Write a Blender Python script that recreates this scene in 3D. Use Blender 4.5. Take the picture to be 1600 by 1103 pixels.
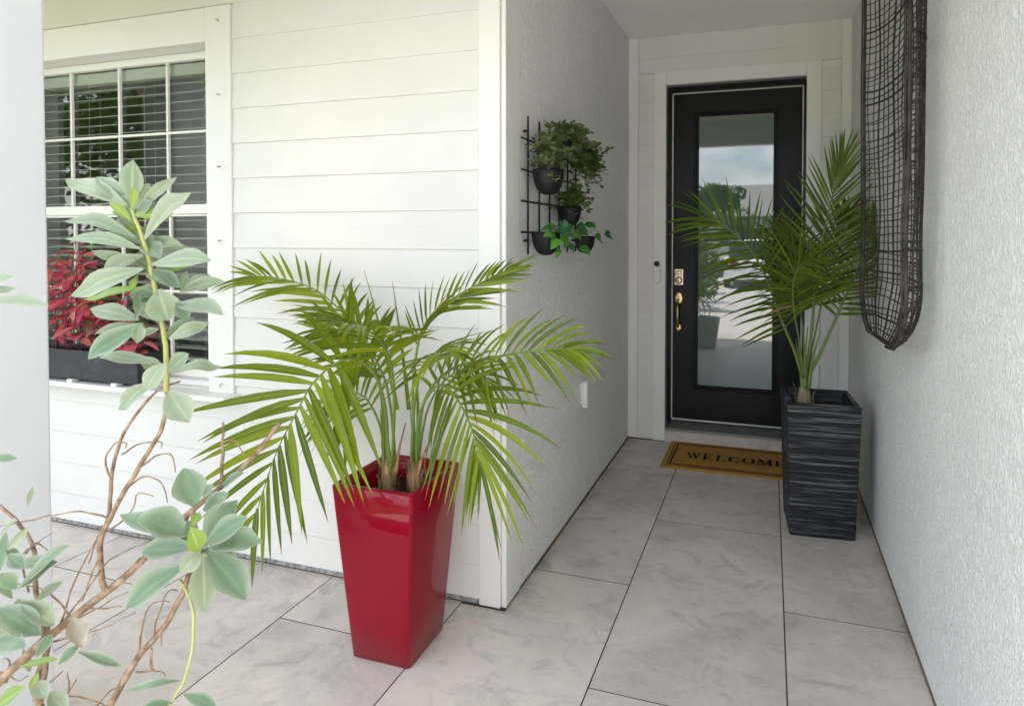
import bpy, bmesh, math, random
from mathutils import Vector, Matrix, noise as mnoise
R_ = math.radians
random.seed(7)
scene = bpy.context.scene
for o in list(bpy.data.objects): bpy.data.objects.remove(o)
COL = scene.collection

# ---------------------------------------------------------------- camera
F_PX, CX, CY = 947.24, 913.49, 392.67
YAW, PITCH, ROLL, CAM_H = 0.2956, 0.021018, 0.002039, 1.4397
def basis():
    cy, sy = math.cos(YAW), math.sin(YAW)
    F = Vector((-sy, cy, 0)); Rr = Vector((cy, sy, 0)); U = Vector((0, 0, 1))
    cp, sp = math.cos(PITCH), math.sin(PITCH)
    F2 = F*cp - U*sp; U2 = U*cp + F*sp
    cr, sr = math.cos(ROLL), math.sin(ROLL)
    return Rr*cr + U2*sr, U2*cr - Rr*sr, F2
CR, CU, CF = basis()
CAM = Vector((0, 0, CAM_H))
def ray(u, v): return CF + CR*((u-CX)/F_PX) + CU*((CY-v)/F_PX)
def aty(u, v, y): d = ray(u, v); return CAM + d*(y/d.y)          # on a plane of constant y
def atx(u, v, x): d = ray(u, v); return CAM + d*(x/d.x)
def atd(u, v, d): return CAM + ray(u, v)*d                         # at a forward distance
cd = bpy.data.cameras.new('camera')
cam = bpy.data.objects.new('camera', cd); COL.objects.link(cam)
cd.sensor_width = 36; cd.lens = F_PX/1600*36
cd.shift_x = -(CX-800)/1600; cd.shift_y = -(551.5-CY)/1600
cd.clip_start = 0.02; cd.clip_end = 500
cd.dof.use_dof = True; cd.dof.focus_distance = 2.6; cd.dof.aperture_fstop = 9
m = Matrix((CR, CU, -CF)).transposed().to_4x4(); m.translation = CAM
cam.matrix_world = m
scene.camera = cam

# ---------------------------------------------------------------- light
SUN_EL, SUN_AZ = R_(58), R_(-68)      # azimuth from +y towards +x: a high sun over the left end of the house
world = bpy.data.worlds.new('World'); scene.world = world; world.use_nodes = True
wn, wl = world.node_tree.nodes, world.node_tree.links
bg = wn['Background']; bg.inputs['Strength'].default_value = 0.15
sky = wn.new('ShaderNodeTexSky'); sky.sky_type = 'NISHITA'; sky.sun_disc = False
sky.sun_elevation = SUN_EL; sky.sun_rotation = SUN_AZ; sky.dust_density = 1.5; sky.air_density = 1.0
tc = wn.new('ShaderNodeTexCoord'); mp = wn.new('ShaderNodeMapping'); mp.inputs['Scale'].default_value = (1.0, 1.0, 2.4)
cn = wn.new('ShaderNodeTexNoise'); cn.inputs['Scale'].default_value = 2.6; cn.inputs['Detail'].default_value = 9; cn.inputs['Roughness'].default_value = .58
cr = wn.new('ShaderNodeValToRGB'); cr.color_ramp.elements[0].position = .42; cr.color_ramp.elements[1].position = .62
mx = wn.new('ShaderNodeMix'); mx.data_type = 'RGBA'; mx.inputs['B'].default_value = (9.2, 9.2, 9.3, 1)
wl.new(tc.outputs['Generated'], mp.inputs['Vector']); wl.new(mp.outputs['Vector'], cn.inputs['Vector'])
wl.new(cn.outputs['Fac'], cr.inputs['Fac']); wl.new(cr.outputs['Color'], mx.inputs['Factor'])
wl.new(sky.outputs['Color'], mx.inputs['A']); wl.new(mx.outputs['Result'], bg.inputs['Color'])
sd = bpy.data.lights.new('sun', 'SUN'); sd.energy = 5.0; sd.angle = R_(.6); sd.color = (1, .96, .91)
sun = bpy.data.objects.new('sun', sd); COL.objects.link(sun)
sv = Vector((math.sin(SUN_AZ)*math.cos(SUN_EL), math.cos(SUN_AZ)*math.cos(SUN_EL), math.sin(SUN_EL)))
sun.rotation_euler = sv.to_track_quat('Z', 'Y').to_euler()
vs = scene.view_settings
vs.view_transform = 'Standard'; vs.look = 'None'; vs.gamma = 1; vs.use_curve_mapping = False
vs.exposure = 2.0
scene.render.engine = 'CYCLES'
scene.cycles.max_bounces = 10; scene.cycles.diffuse_bounces = 6; scene.cycles.transparent_max_bounces = 16

# ---------------------------------------------------------------- helpers
WP = {}
def tag(o, label=None, cat=None, group=None, kind=None):
    if label: o['label'] = label
    if cat: o['category'] = cat
    if group: o['group'] = group
    if kind: o['kind'] = kind
    return o
def link(o, parent=None, w=(0, 0, 0)):
    w = Vector(w); COL.objects.link(o)
    if parent is not None:
        o.parent = parent; o.location = w - WP.get(parent, Vector((0, 0, 0)))
    else: o.location = w
    WP[o] = w
    return o
def empty(name, w=(0, 0, 0)):
    return link(bpy.data.objects.new(name, None), None, w)
def meshobj(name, verts, faces, mat, parent=None, w=(0, 0, 0), smooth=False):
    """verts are in world space; w becomes the origin"""
    me = bpy.data.meshes.new(name); w = Vector(w)
    me.from_pydata([tuple(Vector(v)-w) for v in verts], [], faces); me.update()
    if smooth: me.polygons.foreach_set('use_smooth', [True]*len(me.polygons))
    me.materials.append(mat)
    return link(bpy.data.objects.new(name, me), parent, w)
def frombm(name, bm, mat, parent=None, w=(0, 0, 0), smooth=False):
    me = bpy.data.meshes.new(name); bm.normal_update(); bm.to_mesh(me); bm.free()
    if smooth: me.polygons.foreach_set('use_smooth', [True]*len(me.polygons))
    me.materials.append(mat)
    return link(bpy.data.objects.new(name, me), parent, w)
def box(name, x0, x1, y0, y1, z0, z1, mat, parent=None, bev=0.0, seg=1):
    c = Vector(((x0+x1)/2, (y0+y1)/2, (z0+z1)/2))
    bm = bmesh.new(); bmesh.ops.create_cube(bm, size=1)
    for v in bm.verts: v.co = Vector((v.co.x*(x1-x0), v.co.y*(y1-y0), v.co.z*(z1-z0)))
    if bev: bmesh.ops.bevel(bm, geom=bm.edges[:], offset=bev, segments=seg, affect='EDGES', profile=.6)
    return frombm(name, bm, mat, parent, c, smooth=False)
def spline(pts, n):
    """Catmull-Rom through pts, n samples"""
    P = [Vector(p) for p in pts]; P = [P[0]*2-P[1]] + P + [P[-1]*2-P[-2]]
    out = []; m_ = len(P)-3
    for i in range(n):
        t = i/(n-1)*m_; k = min(int(t), m_-1); f = t-k
        a, b, c, d = P[k:k+4]
        out.append(.5*((2*b)+(c-a)*f+(2*a-5*b+4*c-d)*f*f+(3*b-a-3*c+d)*f**3))
    return out
def tubedata(path, r0, r1, sides=6, V=None, Fc=None, closed=False):
    V = [] if V is None else V; Fc = [] if Fc is None else Fc
    n = len(path); base = len(V)
    prev = None
    for i, p in enumerate(path):
        t = (path[min(i+1, n-1)]-path[max(i-1, 0)])
        if closed: t = path[(i+1) % n]-path[i-1]
        if t.length < 1e-9: t = Vector((0, 0, 1))
        t.normalize()
        a = prev - t*prev.dot(t) if prev is not None else t.orthogonal()
        if a.length < 1e-6: a = t.orthogonal()
        a.normalize(); prev = a; b = t.cross(a)
        r = r0+(r1-r0)*i/(n-1)
        for k in range(sides):
            an = 2*math.pi*k/sides
            V.append(p+a*(r*math.cos(an))+b*(r*math.sin(an)))
    for i in range(n if closed else n-1):
        j = (i+1) % n
        for k in range(sides):
            l = (k+1) % sides
            Fc.append((base+i*sides+k, base+i*sides+l, base+j*sides+l, base+j*sides+k))
    if not closed:
        Fc.append(tuple(base+k for k in reversed(range(sides))))
        Fc.append(tuple(base+(n-1)*sides+k for k in range(sides)))
    return V, Fc
def tube(name, path, r0, r1, mat, parent=None, sides=6, closed=False, w=None):
    path = [Vector(p) for p in path]
    V, Fc = tubedata(path, r0, r1, sides, closed=closed)
    return meshobj(name, V, Fc, mat, parent, path[0] if w is None else w, smooth=sides > 4)
def lathe(name, prof, mat, parent, c, n=40):
    """prof: list of (r, z) relative to c"""
    V, Fc = [], []; c = Vector(c)
    for r, z in prof:
        for k in range(n):
            a = 2*math.pi*k/n; V.append(c+Vector((r*math.cos(a), r*math.sin(a), z)))
    for i in range(len(prof)-1):
        for k in range(n):
            l = (k+1) % n
            Fc.append((i*n+k, i*n+l, (i+1)*n+l, (i+1)*n+k))
    Fc.append(tuple(reversed(range(n)))); Fc.append(tuple((len(prof)-1)*n+k for k in range(n)))
    return meshobj(name, V, Fc, mat, parent, c, smooth=True)

# ---------------------------------------------------------------- materials
def mat(name, col, rough=.5, spec=.5, metal=0, coat=0, coatr=.05):
    m = bpy.data.materials.new(name); m.use_nodes = True
    b = m.node_tree.nodes['Principled BSDF']
    b.inputs['Base Color'].default_value = (*col, 1); b.inputs['Roughness'].default_value = rough
    b.inputs['Specular IOR Level'].default_value = spec; b.inputs['Metallic'].default_value = metal
    b.inputs['Coat Weight'].default_value = coat; b.inputs['Coat Roughness'].default_value = coatr
    return m
def NT(m): t = m.node_tree; return t.nodes, t.links, t.nodes['Principled BSDF']
def nd(n, kind, **kw):
    x = n.new(kind)
    for k, v in kw.items():
        if k in x.inputs: x.inputs[k].default_value = v
        else: setattr(x, k, v)
    return x
def ramp(n, stops):
    r = n.new('ShaderNodeValToRGB'); e = r.color_ramp.elements
    while len(e) < len(stops): e.new(.5)
    for el, (p, c) in zip(e, stops):
        el.position = p; el.color = (c, c, c, 1) if isinstance(c, (int, float)) else (*c, 1)
    return r
def coords(m, scale=(1, 1, 1), obj=True, rnd=0.0, rot=(0, 0, 0)):
    n, l, b = NT(m)
    t = n.new('ShaderNodeTexCoord'); mp = nd(n, 'ShaderNodeMapping', Scale=scale, Rotation=rot)
    src = t.outputs['Object']
    if not obj:
        g = n.new('ShaderNodeNewGeometry'); src = g.outputs['Position']
    if rnd:
        oi = n.new('ShaderNodeObjectInfo'); mu = nd(n, 'ShaderNodeVectorMath', operation='SCALE')
        cx = n.new('ShaderNodeCombineXYZ')
        for k in range(3): l.new(oi.outputs['Random'], cx.inputs[k])
        l.new(cx.outputs[0], mu.inputs[0]); mu.inputs['Scale'].default_value = rnd
        ad = nd(n, 'ShaderNodeVectorMath', operation='ADD'); l.new(src, ad.inputs[0]); l.new(mu.outputs[0], ad.inputs[1]); src = ad.outputs[0]
    l.new(src, mp.inputs['Vector'])
    return mp.outputs['Vector']
def noise(m, vec, scale, detail=4, rough=.5, dist=0):
    n, l, b = NT(m)
    x = nd(n, 'ShaderNodeTexNoise', Scale=scale, Detail=detail, Roughness=rough, Distortion=dist); l.new(vec, x.inputs['Vector']); return x.outputs['Fac']
def bump(m, h, strength=.3, dist=.01, prev=None):
    n, l, b = NT(m)
    x = nd(n, 'ShaderNodeBump', Strength=strength, Distance=dist); l.new(h, x.inputs['Height'])
    if prev is not None: l.new(prev, x.inputs['Normal'])
    l.new(x.outputs['Normal'], b.inputs['Normal']); return x.outputs['Normal']
def colmix(m, fac, a, b_, out=True):
    n, l, b = NT(m)
    x = n.new('ShaderNodeMix'); x.data_type = 'RGBA'
    if fac is not None: l.new(fac, x.inputs['Factor'])
    for key, c in (('A', a), ('B', b_)):
        if isinstance(c, tuple): x.inputs[key].default_value = (*c, 1)
        else: l.new(c, x.inputs[key])
    if out: l.new(x.outputs['Result'], b.inputs['Base Color'])
    return x.outputs['Result']
def thru(m, fac, stops):
    n, l, b = NT(m); r = ramp(n, stops); l.new(fac, r.inputs['Fac']); return r.outputs['Color']

def mk_paint(name, col, grain, rough=.5):
    m = mat(name, col, rough, .35)
    v = coords(m, (1, 1, 1), rnd=17)
    d = thru(m, noise(m, v, 3.5, 5, .6), [(.35, 0), (.75, 1)])
    colmix(m, d, col, tuple(c*.95 for c in col))
    if grain:
        g = coords(m, (2.0, 30, 60), rnd=23)
        h = noise(m, g, 1.6, 6, .62, 1.2)
        bump(m, h, .30, .003)
    else: bump(m, noise(m, v, 130, 3), .05, .002)
    return m
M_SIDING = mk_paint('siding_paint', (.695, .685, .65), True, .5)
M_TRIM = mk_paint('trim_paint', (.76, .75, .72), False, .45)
M_COLUMN = mk_paint('column_paint', (.66, .68, .71), False, .6)
M_CEIL = mk_paint('ceiling_paint', (.86, .845, .81), False, .85)
M_PORCHCEIL = mk_paint('porch_ceiling_paint', (.66, .58, .40), False, .8)

def mk_stucco(name, col):
    m = mat(name, col, .78, .3)
    v = coords(m, (1, 1, .60), obj=False)
    w = noise(m, v, 74, 2.0, .5, 1.3)
    ridge = thru(m, w, [(.44, 0), (.54, .75), (.62, 1)])
    fine = noise(m, v, 150, 3)
    colmix(m, ridge, tuple(c*.88 for c in col), col)  # hollows between ridges painted darker, relief shading put into the colour
    nb = bump(m, ridge, .6, .008)
    bump(m, fine, .18, .004, nb)
    return m
M_STUCCO = mk_stucco('stucco_paint', (.84, .84, .83))

def mk_tile():
    m = mat('porcelain_tile', (.5, .48, .46), .42, .4)
    v = coords(m, (1, 1.25, 1), rnd=31)
    a = noise(m, v, 1.35, 7, .62, .6); b2 = noise(m, v, 5.5, 8, .68, 1.0)
    c1 = colmix(m, thru(m, a, [(.33, 0), (.66, 1)]), (.67, .60, .54), (.44, .415, .385), out=False)
    vein = thru(m, noise(m, v, 2.4, 6, .6, 2.4), [(.455, 0), (.5, 1), (.545, 0)])
    c2 = colmix(m, thru(m, b2, [(.50, 0), (.76, .75)]), c1, (.29, .275, .255), out=False)
    n, l, b = NT(m)
    sc = nd(n, 'ShaderNodeMath', operation='MULTIPLY'); l.new(vein, sc.inputs[0]); sc.inputs[1].default_value = .22
    c3 = colmix(m, sc.outputs[0], c2, (.66, .62, .575), out=False)
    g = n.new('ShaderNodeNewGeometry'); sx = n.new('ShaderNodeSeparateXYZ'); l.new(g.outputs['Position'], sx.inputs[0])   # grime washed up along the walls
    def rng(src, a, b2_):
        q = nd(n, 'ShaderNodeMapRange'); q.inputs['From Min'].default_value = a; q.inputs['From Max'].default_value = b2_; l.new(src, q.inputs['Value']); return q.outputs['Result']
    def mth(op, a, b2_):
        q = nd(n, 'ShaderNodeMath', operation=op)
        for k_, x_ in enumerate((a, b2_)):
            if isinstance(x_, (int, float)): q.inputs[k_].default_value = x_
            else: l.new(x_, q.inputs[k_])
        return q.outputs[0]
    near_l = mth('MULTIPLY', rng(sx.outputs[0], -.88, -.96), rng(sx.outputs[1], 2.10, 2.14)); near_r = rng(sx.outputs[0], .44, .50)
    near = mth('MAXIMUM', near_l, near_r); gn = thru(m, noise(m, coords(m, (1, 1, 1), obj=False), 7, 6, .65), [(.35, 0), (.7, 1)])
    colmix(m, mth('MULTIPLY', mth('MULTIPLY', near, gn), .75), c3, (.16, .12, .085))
    rr = thru(m, b2, [(.3, .36), (.8, .58)]); l.new(rr, b.inputs['Roughness'])
    bump(m, noise(m, v, 70, 5, .7), .06, .003)
    return m
M_TILE = mk_tile()
M_GROUT = mat('dark_grout', (.06, .052, .045), .95, .1)
M_DIRT = mat('wall_base_gap', (.20, .16, .125), .95, .1)
bump(M_DIRT, noise(M_DIRT, coords(M_DIRT), 60, 4), .8, .01)
M_CONC = mat('foundation_concrete', (.30, .29, .28), .9, .2)
vv = coords(M_CONC); colmix(M_CONC, thru(M_CONC, noise(M_CONC, vv, 45, 5, .7), [(.35, 0), (.65, 1)]), (.42, .41, .40), (.14, .135, .13))
M_BLACKDOOR = mat('black_door_paint', (.006, .006, .0065), .36, .22)
bump(M_BLACKDOOR, noise(M_BLACKDOOR, coords(M_BLACKDOOR, (40, 40, 3)), 3, 4), .06, .003)
M_DOORGLASS = mat('door_glass', (.085, .130, .115), .0, .5)
NT(M_DOORGLASS)[2].inputs['IOR'].default_value = 2.1
M_METAL = mat('satin_nickel', (.62, .55, .42), .3, .5, 1)
M_BRASS = mat('brushed_brass', (.60, .45, .23), .28, .5, 1)
M_SILL = mat('threshold_metal', (.26, .26, .25), .45, .5, .6)
M_WSTRIP = mat('weather_strip', (.72, .70, .66), .5)
M_SHADEDREVEAL = mat('shaded_reveal', (.27, .27, .265), .6)  # casing reveal in shadow; its shade is put into this grey
M_BLACK = mat('matt_black_metal', (.010, .010, .011), .48, .4)
M_POTBLACK = mat('matt_black_ceramic', (.008, .008, .009), .5, .25)
M_BELLW = mat('white_plastic', (.72, .72, .72), .35)
M_RED = mat('red_gloss', (.225, .0003, .012), .3, .06, 0, .45, .01)
vv = coords(M_RED, rnd=3); n_, l_, b_ = NT(M_RED); l_.new(thru(M_RED, noise(M_RED, vv, 14, 6, .7), [(.4, .008), (.8, .06)]), b_.inputs['Coat Roughness'])
bump(M_RED, noise(M_RED, coords(M_RED), 5, 2), .012, .02)
M_SOIL = mat('soil', (.035, .024, .016), .95, .1)
bump(M_SOIL, noise(M_SOIL, coords(M_SOIL), 90, 4), 1, .01)
M_BOX = mat('charcoal_trough', (.028, .031, .038), .6, .35)
vv = coords(M_BOX); colmix(M_BOX, thru(M_BOX, noise(M_BOX, vv, 9, 6, .7), [(.5, 0), (.8, 1)]), (.026, .029, .036), (.062, .066, .072))

def mk_glass():
    m = bpy.data.materials.new('window_glass'); m.use_nodes = True
    n, l = m.node_tree.nodes, m.node_tree.links; n.clear()
    o = n.new('ShaderNodeOutputMaterial'); mixs = n.new('ShaderNodeMixShader')
    t = nd(n, 'ShaderNodeBsdfTransparent', Color=(.90, .95, .88, 1)); g = nd(n, 'ShaderNodeBsdfGlossy', Roughness=0.0)
    fr = nd(n, 'ShaderNodeFresnel', IOR=1.85)
    l.new(fr.outputs[0], mixs.inputs[0]); l.new(t.outputs[0], mixs.inputs[1]); l.new(g.outputs[0], mixs.inputs[2]); l.new(mixs.outputs[0], o.inputs[0])
    return m
M_GLASS = mk_glass()
M_VINYL = mat('vinyl_frame', (.74, .74, .68), .4)
M_SLAT = mat('blind_slat', (.80, .79, .74), .5)
M_ROOM = mat('room_wall', (.72, .71, .66), .9)

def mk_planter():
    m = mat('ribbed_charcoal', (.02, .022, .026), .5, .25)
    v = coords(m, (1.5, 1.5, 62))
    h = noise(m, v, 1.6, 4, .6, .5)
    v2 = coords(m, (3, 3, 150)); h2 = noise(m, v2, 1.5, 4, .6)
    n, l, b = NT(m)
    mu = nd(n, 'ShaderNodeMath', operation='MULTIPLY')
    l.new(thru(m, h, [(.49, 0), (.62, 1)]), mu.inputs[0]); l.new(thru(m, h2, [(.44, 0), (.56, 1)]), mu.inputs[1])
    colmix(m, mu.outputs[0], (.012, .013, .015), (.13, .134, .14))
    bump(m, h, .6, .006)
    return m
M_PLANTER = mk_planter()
def mk_coir():
    m = mat('coir', (.34, .17, .035), .95, .1)
    v = coords(m); a = noise(m, v, 260, 3, .6); b2 = noise(m, v, 9, 5, .6)
    c = colmix(m, thru(m, a, [(.3, 0), (.7, 1)]), (.30, .145, .03), (.62, .36, .10), out=False)
    colmix(m, thru(m, b2, [(.45, 0), (.75, .5)]), c, (.20, .10, .025))
    bump(m, a, .9, .006); return m
M_COIR = mk_coir()
M_INK = mat('black_print', (.018, .014, .010), .95, .1); bump(M_INK, noise(M_INK, coords(M_INK), 260, 3), .9, .006)
M_INK2 = mat('brown_print', (.13, .055, .014), .95, .1); bump(M_INK2, noise(M_INK2, coords(M_INK2), 260, 3), .9, .006)

def mk_leaf(name, c1, c2, tip=None, rough=.42, trans=.3, vein=None, tcol=None, patch=0, fuzz=0):
    """c1..c2 per leaf; attribute along (0 base, 1 tip) for dry tips, across for the midrib"""
    m = mat(name, c1, rough, .22)
    n, l, b = NT(m)
    oi = n.new('ShaderNodeObjectInfo')
    c = colmix(m, oi.outputs['Random'], c1, c2, out=False)
    at = nd(n, 'ShaderNodeAttribute', attribute_name='along'); ac = nd(n, 'ShaderNodeAttribute', attribute_name='across')
    if patch:
        c = colmix(m, thru(m, noise(m, coords(m, rnd=9), patch, 4, .6), [(.45, 0), (.75, .6)]), c, tuple(x*.62 for x in c1), out=False)
    if vein: c = colmix(m, thru(m, ac.outputs['Fac'], [(0, .7), (.14, 0)]), c, vein, out=False)
    if fuzz: c = colmix(m, thru(m, ac.outputs['Fac'], [(.45, 0), (1, .5)]), c, (.36, .40, .33), out=False)
    if tip:
        mm = nd(n, 'ShaderNodeMath', operation='MULTIPLY_ADD'); l.new(oi.outputs['Random'], mm.inputs[0]); mm.inputs[1].default_value = .09; l.new(at.outputs['Fac'], mm.inputs[2])
        c = colmix(m, thru(m, mm.outputs[0], [(.985, 0), (1.03, 1)]), c, tip, out=False)
    l.new(c, b.inputs['Base Color'])
    if patch and vein:
        v1 = nd(n, 'ShaderNodeMath', operation='MULTIPLY_ADD'); l.new(at.outputs['Fac'], v1.inputs[0]); v1.inputs[1].default_value = 62
        v0 = nd(n, 'ShaderNodeMath', operation='MULTIPLY'); l.new(ac.outputs['Fac'], v0.inputs[0]); v0.inputs[1].default_value = -13; l.new(v0.outputs[0], v1.inputs[2])
        v2 = nd(n, 'ShaderNodeMath', operation='SINE'); l.new(v1.outputs[0], v2.inputs[0])
        nb = bump(m, thru(m, v2.outputs[0], [(.6, 0), (1, 1)]), .12, .002); bump(m, noise(m, coords(m, rnd=5), 120, 4), .15, .002, nb)
    if fuzz: b.inputs['Sheen Weight'].default_value = fuzz
    o = n['Material Output']; ms = nd(n, 'ShaderNodeMixShader'); ms.inputs[0].default_value = trans
    tr = n.new('ShaderNodeBsdfTranslucent')
    tm = n.new('ShaderNodeMix'); tm.data_type = 'RGBA'; tm.blend_type = 'MULTIPLY'; tm.inputs['Factor'].default_value = 1
    l.new(c, tm.inputs['A']); tm.inputs['B'].default_value = (*(tcol or (1.5, 1.5, .7)), 1); l.new(tm.outputs['Result'], tr.inputs['Color'])
    l.new(b.outputs[0], ms.inputs[1]); l.new(tr.outputs[0], ms.inputs[2]); l.new(ms.outputs[0], o.inputs['Surface'])
    return m
M_PALM = mk_leaf('palm_leaflet', (.195, .255, .008), (.055, .100, .006), tip=(.22, .10, .03), vein=(.28, .32, .04), trans=.30, rough=.36, tcol=(1.5, 1.35, .5))
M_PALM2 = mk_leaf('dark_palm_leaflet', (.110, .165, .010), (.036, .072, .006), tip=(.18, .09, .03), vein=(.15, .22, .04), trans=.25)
M_DRYLEAF = mk_leaf('dry_leaflet', (.36, .26, .10), (.28, .16, .07), trans=.2)
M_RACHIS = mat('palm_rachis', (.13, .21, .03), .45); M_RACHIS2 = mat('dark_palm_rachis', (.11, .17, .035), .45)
M_BASE = mat('palm_base', (.25, .22, .13), .7, .2)
M_HUSK = mat('dry_sheath', (.27, .16, .075), .9, .2)
vv = coords(M_HUSK, (30, 30, 4)); colmix(M_HUSK, thru(M_HUSK, noise(M_HUSK, vv, 2, 5), [(.35, 0), (.65, 1)]), (.11, .06, .028), (.40, .27, .14)); bump(M_HUSK, noise(M_HUSK, vv, 2, 5), .8, .01)
M_SHRUB = mk_leaf('silver_leaf', (.275, .320, .225), (.180, .245, .155), vein=(.34, .42, .29), rough=.5, trans=.22, tcol=(1.1, 1.25, .7), patch=16, fuzz=.35)
M_SHRUB2 = mk_leaf('young_leaf', (.27, .36, .10), (.22, .33, .11), vein=(.48, .56, .25), rough=.5, trans=.3)
M_SHRUB3 = mk_leaf('deep_leaf', (.115, .185, .115), (.185, .265, .185), vein=(.17, .26, .14), rough=.45, trans=.2, patch=14, fuzz=.3)
M_DEADLEAF = mk_leaf('dead_leaf', (.30, .26, .2), (.36, .33, .27), trans=.1, patch=40)
M_BARK = mat('shrub_bark', (.26, .18, .12), .85, .2)
vv = coords(M_BARK, (20, 20, 20)); colmix(M_BARK, thru(M_BARK, noise(M_BARK, vv, 3, 5), [(.35, 0), (.65, 1)]), (.13, .085, .055), (.33, .235, .16)); bump(M_BARK, noise(M_BARK, vv, 4, 5), .6, .006)
M_GREENSTEM = mat('green_stem', (.36, .38, .13), .6)
M_CORAL = mk_leaf('coral_leaf', (.50, .20, .13), (.62, .07, .17), rough=.4, trans=.3, tcol=(1.4, .8, .8), patch=30)
M_CORALSTEM = mat('wine_stem', (.14, .02, .03), .6)
M_EUC = mk_leaf('grey_green_leaf', (.135, .175, .070), (.085, .125, .045), trans=.2)
M_EUC2 = mk_leaf('olive_leaf', (.085, .135, .035), (.055, .095, .025), trans=.2)
M_POTHOS = mk_leaf('pothos_leaf', (.10, .30, .035), (.025, .13, .05), vein=(.22, .40, .08), trans=.25, rough=.3)
M_CANE = mat('dark_cane', (.055, .042, .034), .65, .3)
vv = coords(M_CANE); colmix(M_CANE, thru(M_CANE, noise(M_CANE, vv, 18, 4), [(.35, 0), (.7, 1)]), (.022, .018, .015), (.068, .055, .045))

# ---------------------------------------------------------------- structure
YW, YB = 2.142, 4.273          # window wall and door wall
XL, XR = -.971, .504           # corridor walls
ZC = 2.865
# floor: dark bedding slab with separate tiles
def floor_region(x, y):
    if y > YW: return XL <= x <= XR
    return True
fl = meshobj('porch_floor', [(-5.6, .86, -.0010), (-1.155, .86, -.0010), (-1.155, -.62, -.0010), (.55, -.62, -.0010), (.55, 4.33, -.0010), (-1.0, 4.33, -.0010), (-1.0, 2.2, -.0010), (-5.6, 2.2, -.0010)] +
             [(-5.6, .86, -.2), (-1.155, .86, -.2), (-1.155, -.62, -.2), (.55, -.62, -.2), (.55, 4.33, -.2), (-1.0, 4.33, -.2), (-1.0, 2.2, -.2), (-5.6, 2.2, -.2)],
             [tuple(range(8)), tuple(range(15, 7, -1))]+[(i, i+8, (i+1) % 8+8, (i+1) % 8) for i in range(8)], M_GROUT)
tag(fl, kind='structure')
W_, L_, G_ = .61, 1.22, .0026
def add_tile(x0, x1, y0, y1):
    if x1-x0 < .03 or y1-y0 < .03: return
    box('tile', x0+G_, x1-G_, y0+G_, y1-G_, -.02, 0, M_TILE, fl, .0)
for k in range(-8, 2):
    xa = -.545+k*W_; xb = xa+W_
    y = 1.837-2*L_ if k % 2 == 0 else 2.44-3*L_
    while y < 4.26:
        ya, yb_ = y, y+L_
        lo = -.61 if k >= -1 else .868
        hi = 4.262
        if k == -1:   # crosses the corner
            a, b = max(ya, lo), min(yb_, hi)
            if a < 2.12:
                add_tile(xa, xb, a, min(b, 2.124))
                if b > 2.124:                     # an L-shaped tile: the corridor part is cut from the same tile
                    box('tile', XL+.0055, xb-G_, 2.124-.0026, b-G_, -.02, -.0002, M_TILE, fl, .0)
            elif b > a: add_tile(XL+.0055, xb, a, b)
        elif k >= 0:
            add_tile(xa, min(xb, XR-.003), max(ya, lo), min(yb_, hi))
        else:
            add_tile(xa, xb, max(ya, lo), min(yb_, 2.134))
        y += L_

# siding wall with window
WX0, WX1, WZ0, WZ1 = -3.72, -2.434, .765, 2.32     # rough opening
sw = empty('siding_wall', (-1.6, YW, 0))
tag(sw, 'white lap siding wall of horizontal planks around the window', 'wall')
core = .02
def wallcore(x0, x1, z0, z1): box('wall_core', x0, x1, YW+.012, YW+.20, z0, z1, M_ROOM, sw)
wallcore(-5.6, WX0, .012, 2.9); wallcore(WX1, -1.0, .012, 2.9); wallcore(WX0, WX1, .012, WZ0-.02); wallcore(WX0, WX1, WZ1, 2.9)
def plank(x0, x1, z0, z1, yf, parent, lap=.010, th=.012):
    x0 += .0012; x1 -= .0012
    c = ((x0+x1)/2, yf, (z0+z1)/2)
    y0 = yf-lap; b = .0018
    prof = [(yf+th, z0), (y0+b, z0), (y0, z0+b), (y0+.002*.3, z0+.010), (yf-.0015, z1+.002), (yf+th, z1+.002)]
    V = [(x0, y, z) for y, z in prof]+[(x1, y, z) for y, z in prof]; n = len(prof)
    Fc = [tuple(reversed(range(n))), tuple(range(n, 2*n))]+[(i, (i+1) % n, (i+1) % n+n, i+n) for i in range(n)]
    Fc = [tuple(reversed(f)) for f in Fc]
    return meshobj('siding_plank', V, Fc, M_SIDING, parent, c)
zs = [2.322-.1546*k for k in range(-3, 15)]
CBX = -1.079
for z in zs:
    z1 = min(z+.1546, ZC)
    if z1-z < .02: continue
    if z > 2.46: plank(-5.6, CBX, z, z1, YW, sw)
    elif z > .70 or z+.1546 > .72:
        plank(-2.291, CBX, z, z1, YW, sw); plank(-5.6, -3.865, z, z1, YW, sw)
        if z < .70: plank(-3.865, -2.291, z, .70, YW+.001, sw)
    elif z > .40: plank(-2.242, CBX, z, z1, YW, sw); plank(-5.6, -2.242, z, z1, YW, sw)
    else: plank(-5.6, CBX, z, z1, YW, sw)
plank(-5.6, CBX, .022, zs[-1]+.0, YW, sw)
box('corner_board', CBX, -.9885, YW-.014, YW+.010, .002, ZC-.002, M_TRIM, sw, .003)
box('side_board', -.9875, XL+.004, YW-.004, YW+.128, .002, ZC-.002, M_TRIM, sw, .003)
box('foundation_strip', -5.6, -1.0, YW-.003, YW+.03, -.003, .020, M_CONC, sw)

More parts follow.
